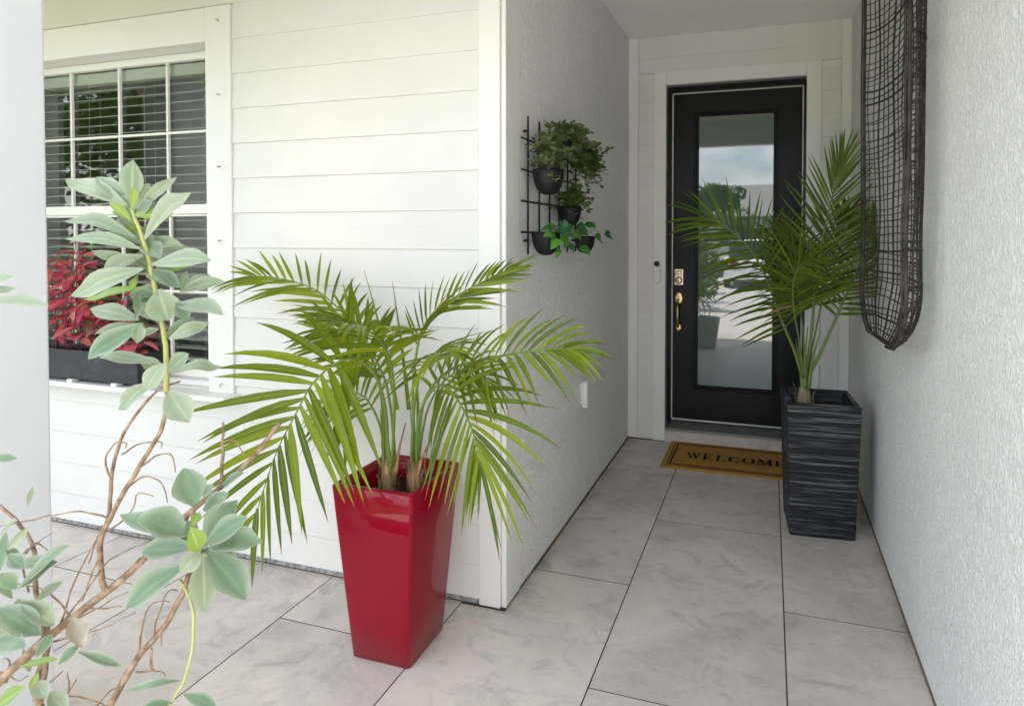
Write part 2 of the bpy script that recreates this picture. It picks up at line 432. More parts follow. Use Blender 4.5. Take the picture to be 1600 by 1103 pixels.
# window (casing, frames, muntins, panes, sill)
win = empty('window', (-3.1, YW, .7))
tag(win, 'white framed grid window above the dark trough of red plants', 'window')
yc0, yc1 = YW-.016, YW+.0115
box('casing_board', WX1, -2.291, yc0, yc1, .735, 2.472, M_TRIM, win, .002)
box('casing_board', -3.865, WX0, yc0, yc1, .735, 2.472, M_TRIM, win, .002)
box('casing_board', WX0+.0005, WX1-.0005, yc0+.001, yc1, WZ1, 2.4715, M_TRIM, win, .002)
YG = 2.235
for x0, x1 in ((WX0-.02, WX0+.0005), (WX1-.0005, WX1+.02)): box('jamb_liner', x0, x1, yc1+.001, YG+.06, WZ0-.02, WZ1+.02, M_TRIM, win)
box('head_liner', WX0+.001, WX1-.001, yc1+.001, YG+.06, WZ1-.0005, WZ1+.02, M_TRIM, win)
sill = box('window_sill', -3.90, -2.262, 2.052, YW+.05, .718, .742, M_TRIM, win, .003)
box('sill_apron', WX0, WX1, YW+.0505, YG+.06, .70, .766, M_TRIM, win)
fx0, fx1 = WX0+.002, WX1-.002
def frame_rect(name, x0, x1, z0, z1, wd, y0, y1, mm, top=None, bot=None):
    top = top or wd; bot = bot or wd
    box(name, x0, x0+wd, y0, y1, z0, z1, mm, win, .002); box(name, x1-wd, x1, y0, y1, z0, z1, mm, win, .002)
    box(name, x0+wd, x1-wd, y0+.001, y1-.001, z1-top, z1, mm, win, .002); box(name, x0+wd, x1-wd, y0+.001, y1-.001, z0, z0+bot, mm, win, .002)
ZM = 1.553
frame_rect('sash_frame', fx0, fx1, ZM, WZ1-.002, .022, YG-.012, YG+.022, M_VINYL, top=.034, bot=.046)
frame_rect('sash_frame', fx0, fx1, .768, ZM-.001, .030, YG-.004, YG+.030, M_VINYL, top=.010, bot=.05)
# vertical muntins found in the photograph, continued to the left with the same pitch
mxs = [aty(262, 200, YG).x, aty(187, 200, YG).x, aty(112, 200, YG).x]
mxs = [x for x in mxs if x > fx0+.05]; pitch_m = mxs[0]-mxs[1]
while mxs[-1]-pitch_m > fx0+.08: mxs.append(mxs[-1]-pitch_m)
for (za, zb, zmid, yo) in ((ZM+.046, WZ1-.036, 1.945, 0), (.818, ZM-.011, 1.178, .008)):
    xsplit = [fx1-.023]+mxs+[fx0+.023]
    for x in mxs: box('muntin', x-.0058, x+.0058, YG-.004+yo, YG+.012+yo, za, zb, M_VINYL, win, .002)
    for i in range(len(xsplit)-1):
        a, b = xsplit[i+1], xsplit[i]
        box('muntin', a+.0058*(i < len(xsplit)-2), b-.0058*(i > 0), YG-.0035+yo, YG+.0115+yo, zmid-.0058, zmid+.0058, M_VINYL, win, .002)
        for (p, q) in ((za, zmid), (zmid, zb)):
            meshobj('pane', [(a, YG+.013+yo, p), (b, YG+.013+yo, p), (b, YG+.013+yo, q), (a, YG+.013+yo, q)], [(0, 1, 2, 3)], M_GLASS, win, ((a+b)/2, YG+.013+yo, p))
for z in (2.399, 2.072, 1.751, 1.421, 1.099, .775):     # little shutter pins on the casing
    pth = [(-2.352, YW-.004, z+.006), (-2.352, YW-.034, z+.005), (-2.330, YW-.046, z-.002)]
    tube('shutter_pin', pth, .0030, .0026, M_METAL, win, 8)

# blind behind the glass
bl = empty('window_blind', (-3.07, 2.31, .8)); tag(bl, 'off white horizontal slat blind behind the window glass', 'blind')
box('headrail', fx0+.02, fx1-.02, 2.262, 2.312, 2.225, 2.283, M_SLAT, bl, .003)
proto = None; z = 2.195; k = 0
while z > .86:
    if proto is None:
        V = [(fx0+.025, 2.262, z-.004), (fx1-.025, 2.262, z-.004), (fx1-.025, 2.287, z+.003), (fx0+.025, 2.287, z+.003), (fx1-.025, 2.312, z+.004), (fx0+.025, 2.312, z+.004)]
        V += [(a, b, c-.0028) for a, b, c in V]
        Fc = [(0, 1, 2, 3), (3, 2, 4, 5), (9, 8, 7, 6), (11, 10, 8, 9), (0, 6, 7, 1), (5, 4, 10, 11), (1, 7, 8, 2), (2, 8, 10, 4), (0, 3, 9, 6), (3, 5, 11, 9)]
        proto = meshobj('slat', V, Fc, M_SLAT, bl, (-3.07, 2.287, z))
    else:
        o = proto.copy(); link(o, bl, (-3.07, 2.287, z)); o.rotation_euler.x = random.uniform(-.03, .03)
    z -= .0445; k += 1
box('bottom_rail', fx0+.025, fx1-.025, 2.267, 2.307, .835, .853, M_SLAT, bl, .003)
for x in (-2.60, -2.98, -3.36):
    for yy in (2.2605, 2.3135): tube('cord', [(x, yy, .85), (x, yy, 2.24)], .0012, .0012, M_SLAT, bl, 5)
# dim room behind
rm = empty('room_shell', (-3.1, 2.36, 0)); tag(rm, kind='structure')
box('room_wall', -5.6, -1.35, 3.3, 3.4, 0, 2.8, M_ROOM, rm); box('room_wall', -5.7, -5.6, 2.36, 3.4, 0, 2.8, M_ROOM, rm)
box('room_floor', -5.6, -1.35, 2.36, 3.3, -.1, 0, M_ROOM, rm)

# stucco walls, ceiling, column, beam
def stucco(name, x0, x1, y0, y1, z0, z1, label):
    o = box(name, x0, x1, y0, y1, z0, z1, M_STUCCO); tag(o, label, 'wall'); return o
stucco('stucco_wall', XL-.30, XL, YW+.130, 4.6, .006, 2.9, 'rough light grey stucco wall behind the hanging black pots')
stucco('stucco_wall', XR, XR+.25, -3.2, 4.6, .006, 2.9, 'bright rough stucco wall behind the woven cane basket')
for nm, a in (('base_gap', (XL-.02, XL+.0045, YW+.128, YB, -.003, .0075)), ('base_gap', (XR-.005, XR+.02, -3.2, YB, -.003, .0075))):
    o = box(nm, *a, M_DIRT); tag(o, kind='structure')
o = box('entry_ceiling', XL-.3, XR+.3, 2.06, 4.7, ZC, ZC+.12, M_CEIL); tag(o, kind='structure')
o = box('porch_ceiling', -5.8, XR, .62, 2.058, ZC+.002, ZC+.12, M_PORCHCEIL); tag(o, kind='structure')
o = box('room_ceiling', -5.8, XL-.301, 2.06, 5.8, ZC+.004, ZC+.12, M_CEIL); tag(o, kind='structure')
beam = box('porch_beam', -5.8, XR-.001, 1.00, 1.14, 2.58, ZC+.0015, M_TRIM, None, .004); tag(beam, kind='structure')
cols = []
for i, (x, lab) in enumerate(((-2.065, 'smooth pale grey porch column at the left edge of the picture'), (-4.25, 'pale porch column mirrored in the window glass'))):
    e = empty('porch_column', (x, 1.015, 0)); tag(e, lab, 'column', 'porch columns')
    box('shaft', x-.155, x+.155, .868, 1.172, .0, 2.578, M_COLUMN, e, .006, 2)
    box('plinth', x-.175, x+.175, .848, 1.192, .001, .10, M_COLUMN, e, .006, 2)
    box('capital', x-.175, x+.175, .848, 1.192, 2.48, 2.5795, M_COLUMN, e, .006, 2)

# door wall
dw = empty('door_wall', (-.2, YB, 0)); tag(dw, 'narrow white plank wall around the black front door', 'wall')
OX0, OX1, OZ1 = -.700, .229, 2.515
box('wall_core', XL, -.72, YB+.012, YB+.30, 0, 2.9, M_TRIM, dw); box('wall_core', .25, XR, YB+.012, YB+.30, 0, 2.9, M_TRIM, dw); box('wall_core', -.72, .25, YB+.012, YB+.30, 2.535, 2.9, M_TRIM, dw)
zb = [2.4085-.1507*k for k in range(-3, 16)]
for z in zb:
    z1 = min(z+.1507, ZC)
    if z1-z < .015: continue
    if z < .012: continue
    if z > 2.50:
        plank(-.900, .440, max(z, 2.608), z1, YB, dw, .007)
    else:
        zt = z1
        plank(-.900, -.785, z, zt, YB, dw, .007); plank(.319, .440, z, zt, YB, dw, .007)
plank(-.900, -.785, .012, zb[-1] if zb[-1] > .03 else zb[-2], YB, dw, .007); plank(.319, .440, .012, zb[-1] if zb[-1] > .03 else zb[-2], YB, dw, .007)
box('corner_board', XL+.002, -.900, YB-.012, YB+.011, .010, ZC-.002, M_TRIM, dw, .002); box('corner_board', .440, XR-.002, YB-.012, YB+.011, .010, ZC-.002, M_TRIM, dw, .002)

# front door
fd = empty('front_door', (-.23, YB, 0)); tag(fd, 'black front door with one tall glass pane and brass handle', 'door')
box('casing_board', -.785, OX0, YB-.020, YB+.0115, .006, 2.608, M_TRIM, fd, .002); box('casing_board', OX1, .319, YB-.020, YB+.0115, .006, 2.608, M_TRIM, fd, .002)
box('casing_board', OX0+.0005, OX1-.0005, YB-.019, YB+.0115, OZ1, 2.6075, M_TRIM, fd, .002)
YD = 4.373
box('reveal', OX0-.012, OX0+.0008, YB+.012, YD+.05, .08, OZ1+.01, M_SHADEDREVEAL, fd); box('reveal', OX1-.0008, OX1+.012, YB+.012, YD+.05, .08, OZ1+.01, M_SHADEDREVEAL, fd)
box('reveal', OX0+.001, OX1-.001, YB+.012, YD+.05, OZ1-.0008, OZ1+.012, M_SHADEDREVEAL, fd)
SX0, SX1, SZ0, SZ1 = -.668, .212, .138, 2.474
box('door_jamb', OX0+.0015, SX0-.004, YD-.040, YD+.045, .085, OZ1-.0015, M_BLACKDOOR, fd, .002); box('door_jamb', SX1+.004, OX1-.0015, YD-.040, YD+.045, .085, OZ1-.0015, M_BLACKDOOR, fd, .002)
box('door_jamb', SX0-.0035, SX1+.0035, YD-.039, YD+.045, SZ1+.004, OZ1-.0015, M_BLACKDOOR, fd, .002)
for a in ((SX0-.0038, SX0+.0032, SZ0, SZ1), (SX1-.0032, SX1+.0038, SZ0, SZ1), (SX0+.0035, SX1-.0035, SZ1-.004, SZ1+.003), (SX0+.0035, SX1-.0035, SZ0-.005, SZ0+.004)):
    box('weather_strip', a[0], a[1], YD-.006, YD+.004, a[2], a[3], M_WSTRIP, fd)
GX0, GX1, GZ0, GZ1 = -.488, .027, .389, 2.306
ds = empty  # (slab is built of stiles and rails)
box('stile', SX0+.0005, GX0-.030, YD, YD+.04, SZ0+.0005, SZ1-.0005, M_BLACKDOOR, fd); box('stile', GX1+.030, SX1-.0005, YD, YD+.04, SZ0+.0005, SZ1-.0005, M_BLACKDOOR, fd)
box('rail', GX0-.030, GX1+.030, YD+.0002, YD+.04, SZ0+.0005, GZ0-.030, M_BLACKDOOR, fd); box('rail', GX0-.030, GX1+.030, YD+.0002, YD+.04, GZ1+.030, SZ1-.0005, M_BLACKDOOR, fd)
def moulding(t0, t1, ya, yb):
    for (x0, x1, z0, z1) in ((GX0-t1, GX0-t0, GZ0-t1, GZ1+t1), (GX1+t0, GX1+t1, GZ0-t1, GZ1+t1), (GX0-t0+.0002, GX1+t0-.0002, GZ1+t0, GZ1+t1), (GX0-t0+.0002, GX1+t0-.0002, GZ0-t1, GZ0-t0)):
        box('glazing_bead', x0, x1, ya, yb, z0, z1, M_BLACKDOOR, fd, .0025)
moulding(.020, .034, YD-.012, YD+.01); moulding(.008, .0198, YD-.007, YD+.012); moulding(-.004, .0078, YD-.002, YD+.012)
meshobj('glass_pane', [(GX0-.006, YD+.010, GZ0-.006), (GX1+.006, YD+.010, GZ0-.006), (GX1+.006, YD+.010, GZ1+.006), (GX0-.006, YD+.010, GZ1+.006)], [(0, 1, 2, 3)], M_DOORGLASS, fd, (GX0, YD+.01, GZ0))
# threshold and riser
V = [(OX0+.001, 4.262, .080), (OX1-.001, 4.262, .080), (OX1-.001, 4.262, .098), (OX0+.001, 4.262, .098), (OX1-.001, YD+.05, .128), (OX0+.001, YD+.05, .128), (OX1-.001, YD+.05, .080), (OX0+.001, YD+.05, .080)]
meshobj('threshold', V, [(0, 1, 2, 3), (3, 2, 4, 5), (5, 4, 6, 7), (7, 6, 1, 0), (0, 3, 5, 7), (1, 6, 4, 2)], M_SILL, fd, V[0])
o = box('step_riser', OX0+.0008, OX1+.02, 4.256, 4.40, -.003, .0795, M_TILE, None, .002); tag(o, 'low pale tile riser under the door threshold', 'step')

# keypad lock and handle set: parts of the door
kx, kz = -.6205, 1.166
def ellipsoid_plate(name, cx, cz, rx, rz, y0, th, mm, parent, n=28):
    V, Fc = [], []
    rings = [(1, 0), (1, .6), (.9, .9), (.55, 1.0)]
    for s, q in rings:
        for k in range(n):
            a = 2*math.pi*k/n; V.append((cx+rx*s*math.cos(a), y0-th*q, cz+rz*s*math.sin(a)))
    for i in range(len(rings)-1):
        for k in range(n): l = (k+1) % n; Fc.append((i*n+k, (i+1)*n+k, (i+1)*n+l, i*n+l))
    Fc.append(tuple((len(rings)-1)*n+k for k in reversed(range(n))))
    return meshobj(name, V, Fc, mm, parent, (cx, y0, cz), smooth=True)
kp = box('keypad_lock', kx-.033, kx+.033, YD-.016, YD-.0002, kz-.060, kz+.056, M_METAL, fd, .006, 3)
ellipsoid_plate('lock_ring', kx, kz-.024, .026, .026, YD-.0165, .005, M_BLACK, kp); ellipsoid_plate('lock_cylinder', kx, kz-.024, .020, .020, YD-.021, .006, M_METAL, kp)
box('keyhole', kx-.004, kx+.004, YD-.0290, YD-.0262, kz-.034, kz-.020, M_BLACK, kp)
for dx, dz in ((0, .041), (-.015, .035), (.015, .035), (-.021, .017), (0, .019), (.021, .017)): ellipsoid_plate('key_button', kx+dx, kz+dz, .0058, .0048, YD-.0158, .004, M_BLACK, kp, 10)
hs = ellipsoid_plate('handle_plate', -.622, 1.010, .034, .048, YD-.0003, .013, M_BRASS, fd)
tube('thumb_latch', [(-.622, YD-.012, 1.003), (-.622, YD-.045, .995), (-.622, YD-.055, .985)], .009, .006, M_BRASS, hs, 8)
tube('grip', spline([(-.622, YD-.010, .972), (-.622, YD-.045, .955), (-.622, YD-.055, .915), (-.622, YD-.052, .87), (-.622, YD-.035, .825), (-.622, YD-.008, .806)], 20), .0125, .0085, M_BRASS, fd, 10)
ellipsoid_plate('handle_foot', -.622, .800, .023, .030, YD-.0003, .012, M_BRASS, fd)

# doorbell, switch box
db = empty('doorbell', (-.757, YB-.02, 1.2)); tag(db, 'white pill shaped video doorbell on the door casing', 'doorbell')
def pill(name, cx, cz, r, hh, y0, th, mm, parent):
    n = 12; P = [(cx+r*math.cos(a), cz+hh+r*math.sin(a)) for a in [math.pi*k/n for k in range(n+1)]]+[(cx+r*math.cos(a), cz-hh+r*math.sin(a)) for a in [math.pi+math.pi*k/n for k in range(n+1)]]
    m_ = len(P); V = [(x, y0, z) for x, z in P]+[(x, y0-th*.75, z) for x, z in P]+[(cx+(x-cx)*.86, y0-th, cz+(z-cz)*.95) for x, z in P]
    Fc = [tuple(2*m_+k for k in reversed(range(m_)))]
    for i in range(2):
        for k in range(m_): l = (k+1) % m_; Fc.append((i*m_+k, (i+1)*m_+k, (i+1)*m_+l, i*m_+l))
    return meshobj(name, V, Fc, mm, parent, (cx, y0, cz), smooth=False)
pill('bell_body', -.757, 1.205, .024, .058, YB-.0202, .022, M_BELLW, db)
ellipsoid_plate('camera_eye', -.757, 1.262, .020, .020, YB-.0415, .006, M_BLACK, db, 20)
ellipsoid_plate('bell_button', -.757, 1.160, .010, .010, YB-.0420, .002, M_BELLW, db, 16)
ob = empty('outlet_box', (XL, 3.15, .6)); tag(ob, 'small white outlet box low on the left stucco wall', 'outlet')
box('back_plate', XL, XL+.012, 3.115, 3.225, .540, .655, M_BELLW, ob, .003); box('cover', XL+.0122, XL+.042, 3.105, 3.17, .528, .668, M_BELLW, ob, .004, 2)

# door mat
dm = empty('door_mat', (-.19, 4.0, 0)); tag(dm, 'tan coir doormat reading WELCOME in front of the door', 'doormat')
MX0, MX1, MY0, MY1, MZ = -.648, .268, 3.768, 4.252, .013
box('mat_pile', MX0, MX1, MY0, MY1, .0004, MZ, M_COIR, dm, .003)
zz = [MZ+.0006]
def inkpoly(pts, mm=None, name='print_line'):
    zz[0] += .00012; z = zz[0]; n = len(pts)
    V = [(x, y, z) for x, y in pts]+[(x, y, z-.0012) for x, y in pts]
    return meshobj(name, V, [tuple(range(n))]+[(i, i+n, (i+1) % n+n, (i+1) % n) for i in range(n)], mm or M_INK, dm, (pts[0][0], pts[0][1], MZ))
for off, wd in ((.033, .006), (.050, .010)):
    for sx in (0, 1):
        x = MX0+off if sx == 0 else MX1-off-wd
        inkpoly([(x, MY0+.03), (x+wd, MY0+.03), (x+wd, MY1-.03), (x, MY1-.03)])
for off, wd in ((.030, .006), (.046, .012)):
    for yy in (MY0+off, MY1-off-wd): inkpoly([(MX0+.065, yy), (MX1-.065, yy), (MX1-.065, yy+wd), (MX0+.065, yy+wd)], M_INK2)
def rect(x0, y0, x1, y1): return [(x0, y0), (x1, y0), (x1, y1), (x0, y1)]
def arc(cx, cy, ro, rix, a0, a1, n=14, ry=None, riy=None):
    ry = ry or ro; riy = riy or rix; out = []
    for k in range(n):
        a, b = a0+(a1-a0)*k/n, a0+(a1-a0)*(k+1)/n
        out.append([(cx+rix*math.cos(a), cy+riy*math.sin(a)), (cx+ro*math.cos(a), cy+ry*math.sin(a)), (cx+ro*math.cos(b), cy+ry*math.sin(b)), (cx+rix*math.cos(b), cy+riy*math.sin(b))])
    return out
LET = {
 'W': [[(.12, 1), (.28, 1), (.42, 0), (.32, 0)], [(.42, .0), (.32, 0), (.50, .92), (.54, .92)], [(.46, 1), (.62, 1), (.76, 0), (.66, 0)], [(.76, 0), (.66, 0), (.86, 1), (.92, 1)], rect(.02, .93, .36, 1), rect(.40, .93, .70, 1), rect(.76, .93, 1.0, 1)],
 'E': [rect(.14, 0, .36, 1), rect(.04, 0, .9, .08), rect(.04, .92, .86, 1), rect(.3, .46, .66, .54), rect(.62, .36, .68, .64), [(.78, .92), (.86, .92), (.86, .72), (.82, .72)], [(.80, .08), (.90, .08), (.92, .32), (.88, .32)]],
 'L': [rect(.16, 0, .38, 1), rect(.04, 0, .9, .08), rect(.04, .93, .52, 1), [(.80, .08), (.90, .08), (.92, .36), (.88, .36)]],
 'O': arc(.5, .5, .48, .25, 0, 2*math.pi, 24, .52, .44),
 'C': arc(.54, .5, .50, .26, .75, 2*math.pi-.75, 18, .52, .44)+[rect(.84, .66, .90, 1.0)],
 'M': [rect(.10, 0, .17, 1), rect(.02, 0, .27, .07), rect(.72, 0, .92, 1), rect(.64, 0, 1.0, .07), [(.10, 1), (.30, 1), (.56, .05), (.44, .05)], [(.48, .05), (.55, .05), (.76, 1), (.70, 1)], rect(.02, .93, .26, 1), rect(.76, .93, 1.0, 1)]}
x = -.522; lw = [.112, .083, .079, .089, .093, .106, .083]; LY, LH = 3.945, .104
for ch, w_ in zip('WELCOME', lw):
    bmv, bmf = [], []
    for poly in LET[ch]:
        zz[0] += .00006; b0 = len(bmv)
        bmv += [(x+px*w_*.93, LY+py*LH, zz[0]) for px, py in poly]; bmf.append(tuple(range(b0, b0+len(poly))))
    meshobj('letter', bmv, bmf, M_INK, dm, (x, LY, MZ))
    x += w_

# ---------------------------------------------------------------- pots
def square_pot(name, cx, cy, rot, hb, ht, H, mm, parent, wall=.022, rim=.0, depth=.10, rows=1, nseg=1, ripple=0, bev=.012):
    """tapered square pot; cross-section rings with rounded corners; ripple displaces the outer faces"""
    def ring(h, z, c=None):
        c = bev if c is None else c
        pts = []
        for qx, qy, a0 in ((1, 1, 0), (-1, 1, math.pi/2), (-1, -1, math.pi), (1, -1, 1.5*math.pi)):
            for k in range(4):
                a = a0+math.pi/2*k/3
                pts.append(Vector((qx*(h-c)+c*math.cos(a), qy*(h-c)+c*math.sin(a), z)))
        if nseg > 1:
            out = []
            for i, p in enumerate(pts):
                q = pts[(i+1) % len(pts)]; out.append(p)
                if (q-p).length > .05:
                    for s in range(1, nseg): out.append(p.lerp(q, s/nseg))
            pts = out
        return pts
    rings = []
    rings.append(ring(hb-.006, 0.0)); rings.append(ring(hb, .006))
    for i in range(1, rows):
        t = i/rows; z = .006+(H-.012-.006)*t
        pts = ring(hb+(ht-hb)*t, z)
        if ripple and t < .965:
            for p in pts:
                d = Vector((p.x, p.y, 0)).normalized()
                nv = mnoise.noise(Vector((p.x*5, p.y*5, z*85)))+.6*mnoise.noise(Vector((p.x*11+7, p.y*11, z*160)))
                p += d*(ripple*nv)
        rings.append(pts)
    rings.append(ring(ht, H-.006)); rings.append(ring(ht-.005, H)); rings.append(ring(ht-wall+.004, H)); rings.append(ring(ht-wall, H-.005))
    rings.append(ring(ht-wall-.012, H-depth))
    n = len(rings[0]); V = [p for r in rings for p in r]; Fc = []
    for i in range(len(rings)-1):
        for k in range(n): l = (k+1) % n; Fc.append((i*n+k, i*n+l, (i+1)*n+l, (i+1)*n+k))
    Fc.append(tuple(reversed(range(n)))); Fc.append(tuple((len(rings)-1)*n+k for k in range(n)))
    M = Matrix.Rotation(rot, 3, 'Z'); c = Vector((cx, cy, 0))
    o = meshobj(name, [M@p+c for p in V], Fc, mm, parent, c, smooth=True)
    try:
        o.data.set_sharp_from_angle(angle=R_(50))
    except Exception: pass
    s = ht-wall-.010
    so = [M@Vector((a*s, b*s, H-depth+.012+random.uniform(-.006, .006)))+c for a in [i/6*2-1 for i in range(7)] for b in [i/6*2-1 for i in range(7)]]
    meshobj('soil', so, [(i*7+j, (i+1)*7+j, (i+1)*7+j+1, i*7+j+1) for i in range(6) for j in range(6)], M_SOIL, parent, c+Vector((0, 0, H-depth)), smooth=True)
    return o
RPX, RPY = -1.249, 1.846
rp = empty('red_planter', (RPX, RPY, 0)); tag(rp, 'tall tapered glossy red square planter in front of the siding', 'planter')
square_pot('pot', RPX, RPY, 0, .1125, .158, .612, M_RED, rp, .020, depth=.09, rows=4, bev=.012)
GPX, GPY = .244, 3.245
gp = empty('charcoal_planter', (GPX, GPY, 0)); tag(gp, 'tall charcoal planter with rippled sides beside the door mat', 'planter')
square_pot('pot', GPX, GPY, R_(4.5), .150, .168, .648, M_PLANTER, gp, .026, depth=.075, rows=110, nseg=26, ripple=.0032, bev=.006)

# ---------------------------------------------------------------- palms
def setattrs(o, al, ac):
    a = o.data.attributes.new('along', 'FLOAT', 'POINT'); a.data.foreach_set('value', al)
    a = o.data.attributes.new('across', 'FLOAT', 'POINT'); a.data.foreach_set('value', ac)
def blade(name, path, normals, width, mm, parent, shape, fold=.25, na=1, w=None, cup=1.3):
    """a leaf blade along path; na = columns per half"""
    n = len(path); V, Fc, al, ac = [], [], [], []
    cols = 2*na+1
    for i, p in enumerate(path):
        t = i/(n-1); tg = (path[min(i+1, n-1)]-path[max(i-1, 0)]).normalized()
        N = normals[i] if isinstance(normals, list) else normals
        S = tg.cross(N)
        if S.length < 1e-4: S = tg.orthogonal()
        S.normalize(); NN = S.cross(tg)
        hw = width*.5*shape(t)
        for c in range(cols):
            q = (c-na)/na
            V.append(p+S*(q*hw)+NN*(abs(q)**cup*hw*fold)); al.append(t); ac.append(abs(q))
    for i in range(n-1):
        for c in range(cols-1): Fc.append((i*cols+c, i*cols+c+1, (i+1)*cols+c+1, (i+1)*cols+c))
    o = meshobj(name, V, Fc, mm, parent, path[0] if w is None else w, smooth=True)
    setattrs(o, al, ac); return o
palm_shape = lambda t: max(.03, min(1, .35+2.6*t)*(1-t**2.6)**.9) if t < 1 else .03
def clampp(p):
    if p.x < -.95: p.y = min(p.y, 2.110)
    else: p.y = min(p.y, 4.235)
    p.x = min(p.x, .485); return p
def frond(palm, pts, n, ln, wd, nrm, t0=.35, a0=72, a1=24, droop=.22, lift=.12, mm=None, rm_=None, r0=.0056, prof=(.62, 1.0, .42), sa=(1, 1), sl=(1, 1), jit=.10, nseg=6):
    path = spline([aty(*p) for p in pts], 40); rm_ = rm_ or M_RACHIS
    fr = tube('frond', path, r0, .0015, rm_, palm, 6)
    nrm = Vector(nrm).normalized()
    for i in range(n):
        for s in (-1, 1):
            t = t0+(1-t0)*((i+.5*(s > 0)*.6+.2)/n); t = min(t, .995)
            k = t*39; j = min(int(k), 38); P = path[j].lerp(path[j+1], k-j); T = (path[j+1]-path[j]).normalized()
            Nn = (nrm-T*nrm.dot(T)).normalized(); S = T.cross(Nn)
            q = i/(n-1); a = R_((a0+(a1-a0)*q**1.3)*sa[s > 0]+random.uniform(-5, 5))
            D = (T*math.cos(a)+S*(s*math.sin(a))+Nn*(lift+random.uniform(-jit, jit))).normalized()
            l = ln*(prof[0]+(prof[1]-prof[0])*min(1, q/.35) if q < .35 else prof[1]+(prof[2]-prof[1])*((q-.35)/.65)**1.5)*random.uniform(.9, 1.07)*sl[s > 0]
            dr = droop*random.uniform(.6, 1.5)
            lp = []
            sidew = S*random.uniform(-.05, .05)
            for m_ in range(nseg):
                f = m_/(nseg-1)
                lp.append(clampp(P+D*(l*f)+sidew*(l*f*f)+Vector((0, 0, -1))*(dr*l*f*f)))
            N2 = (Nn+S*random.uniform(-.35, .35)+T*random.uniform(-.2, .2)).normalized()
            blade('leaflet', lp, N2, wd*random.uniform(.85, 1.1)*(1-.35*q), (M_DRYLEAF if random.random() < .008 else (mm or M_PALM)), fr, palm_shape, .35)
    return fr
def palm_trunk(palm, c, h, r, nhusk=9, mm=M_HUSK):
    c = Vector(c); V, Fc = [], []; n = 12; prof = [(1.05, 0), (1.2, .2), (1.05, .5), (.8, .8), (.55, 1)]
    for q, f in prof:
        for k in range(n):
            a = 2*math.pi*k/n; V.append(c+Vector((r*q*math.cos(a)*(1+.12*math.sin(5*a)), r*q*math.sin(a)*(1+.12*math.cos(4*a)), h*f)))
    for i in range(len(prof)-1):
        for k in range(n): l = (k+1) % n; Fc.append((i*n+k, i*n+l, (i+1)*n+l, (i+1)*n+k))
    Fc.append(tuple((len(prof)-1)*n+k for k in range(n)))
    meshobj('trunk', V, Fc, mm, palm, c, smooth=True)
    for i in range(nhusk):
        a = 2*math.pi*i/nhusk+random.uniform(-.3, .3); d = Vector((math.cos(a), math.sin(a), 0))
        z0 = random.uniform(0, .3)*h; hh = random.uniform(.45, .95)*h
        path = [c+d*r*.95+Vector((0, 0, z0)), c+d*r*1.25+Vector((0, 0, z0+hh*.35)), c+d*r*1.2+Vector((0, 0, z0+hh*.7)), c+d*r*random.uniform(1.25, 1.9)+Vector((0, 0, z0+hh))]
        blade('sheath', spline(path, 6), d, r*random.uniform(.7, 1.1), mm, palm, lambda t: 1-.62*t, .5)
pa = empty('palm_plant', (RPX, RPY, .535)); tag(pa, 'bright green majesty palm spilling out of the red planter', 'palm')
tA, tB = aty(607, 765, 1.80), aty(650, 762, 1.82)
palm_trunk(pa, (tA.x, tA.y, .534), .15, .024, 10); palm_trunk(pa, (tB.x, tB.y, .534), .14, .022, 10)
frond(pa, [(606, 735, 1.80), (602, 640, 1.79), (582, 580, 1.75), (540, 562, 1.68), (493, 594, 1.60), (463, 645, 1.55), (430, 712, 1.51), (396, 815, 1.48)], 19, .37, .034, (.25, -1, .55), t0=.32, a0=86, a1=24, droop=.15, r0=.0062, prof=(.75, 1, .5), jit=.06)
frond(pa, [(603, 735, 1.84), (596, 620, 1.88), (575, 545, 1.92), (543, 497, 1.95), (491, 452, 1.98), (430, 434, 1.97), (392, 432, 1.96)], 18, .25, .020, (0, -1, .35), t0=.40, a0=60, a1=16, droop=.16, prof=(.8, 1, .7), sa=(.5, 1.3), sl=(1.15, .72))
frond(pa, [(650, 730, 1.83), (645, 620, 1.83), (652, 545, 1.82), (670, 497, 1.80), (713, 463, 1.76), (765, 435, 1.70), (800, 419, 1.66)], 20, .27, .018, (-.35, -1, .25), t0=.34, a0=44, a1=6, droop=.07, prof=(1.0, 1, .5), sa=(1.1, .62), sl=(.52, 1.15), jit=.06)
frond(pa, [(652, 730, 1.83), (662, 630, 1.80), (700, 580, 1.74), (757, 562, 1.68), (818, 550, 1.62), (870, 545, 1.58), (905, 549, 1.56)], 18, .22, .019, (.0, -.85, .55), t0=.36, a0=60, a1=10, droop=.24, prof=(1.0, 1, .5), sa=(.95, .8))
frond(pa, [(650, 733, 1.82), (655, 650, 1.76), (680, 605, 1.70), (705, 612, 1.65), (729, 650, 1.61), (744, 693, 1.58), (752, 735, 1.565)], 17, .30, .021, (-.25, -1, .45), t0=.36, a0=70, a1=12, droop=.24, prof=(.7, 1, .55), sl=(1.1, .8))
frond(pa, [(612, 730, 1.78), (616, 640, 1.72), (612, 575, 1.63), (596, 535, 1.52), (565, 512, 1.42), (535, 505, 1.35)], 14, .27, .025, (.1, -.6, 1), t0=.46, a0=62, a1=14, droop=.24, jit=.06)
frond(pa, [(605, 730, 1.86), (592, 660, 1.94), (566, 618, 2.00), (530, 618, 2.04), (495, 650, 2.06)], 14, .26, .019, (.1, -.9, .6), t0=.35, a0=66, a1=14, droop=.28)
frond(pa, [(652, 730, 1.88), (668, 640, 1.96), (700, 590, 2.02), (738, 580, 2.05), (772, 605, 2.06)], 13, .23, .017, (-.1, -.9, .6), t0=.35, a0=66, a1=14, droop=.30)
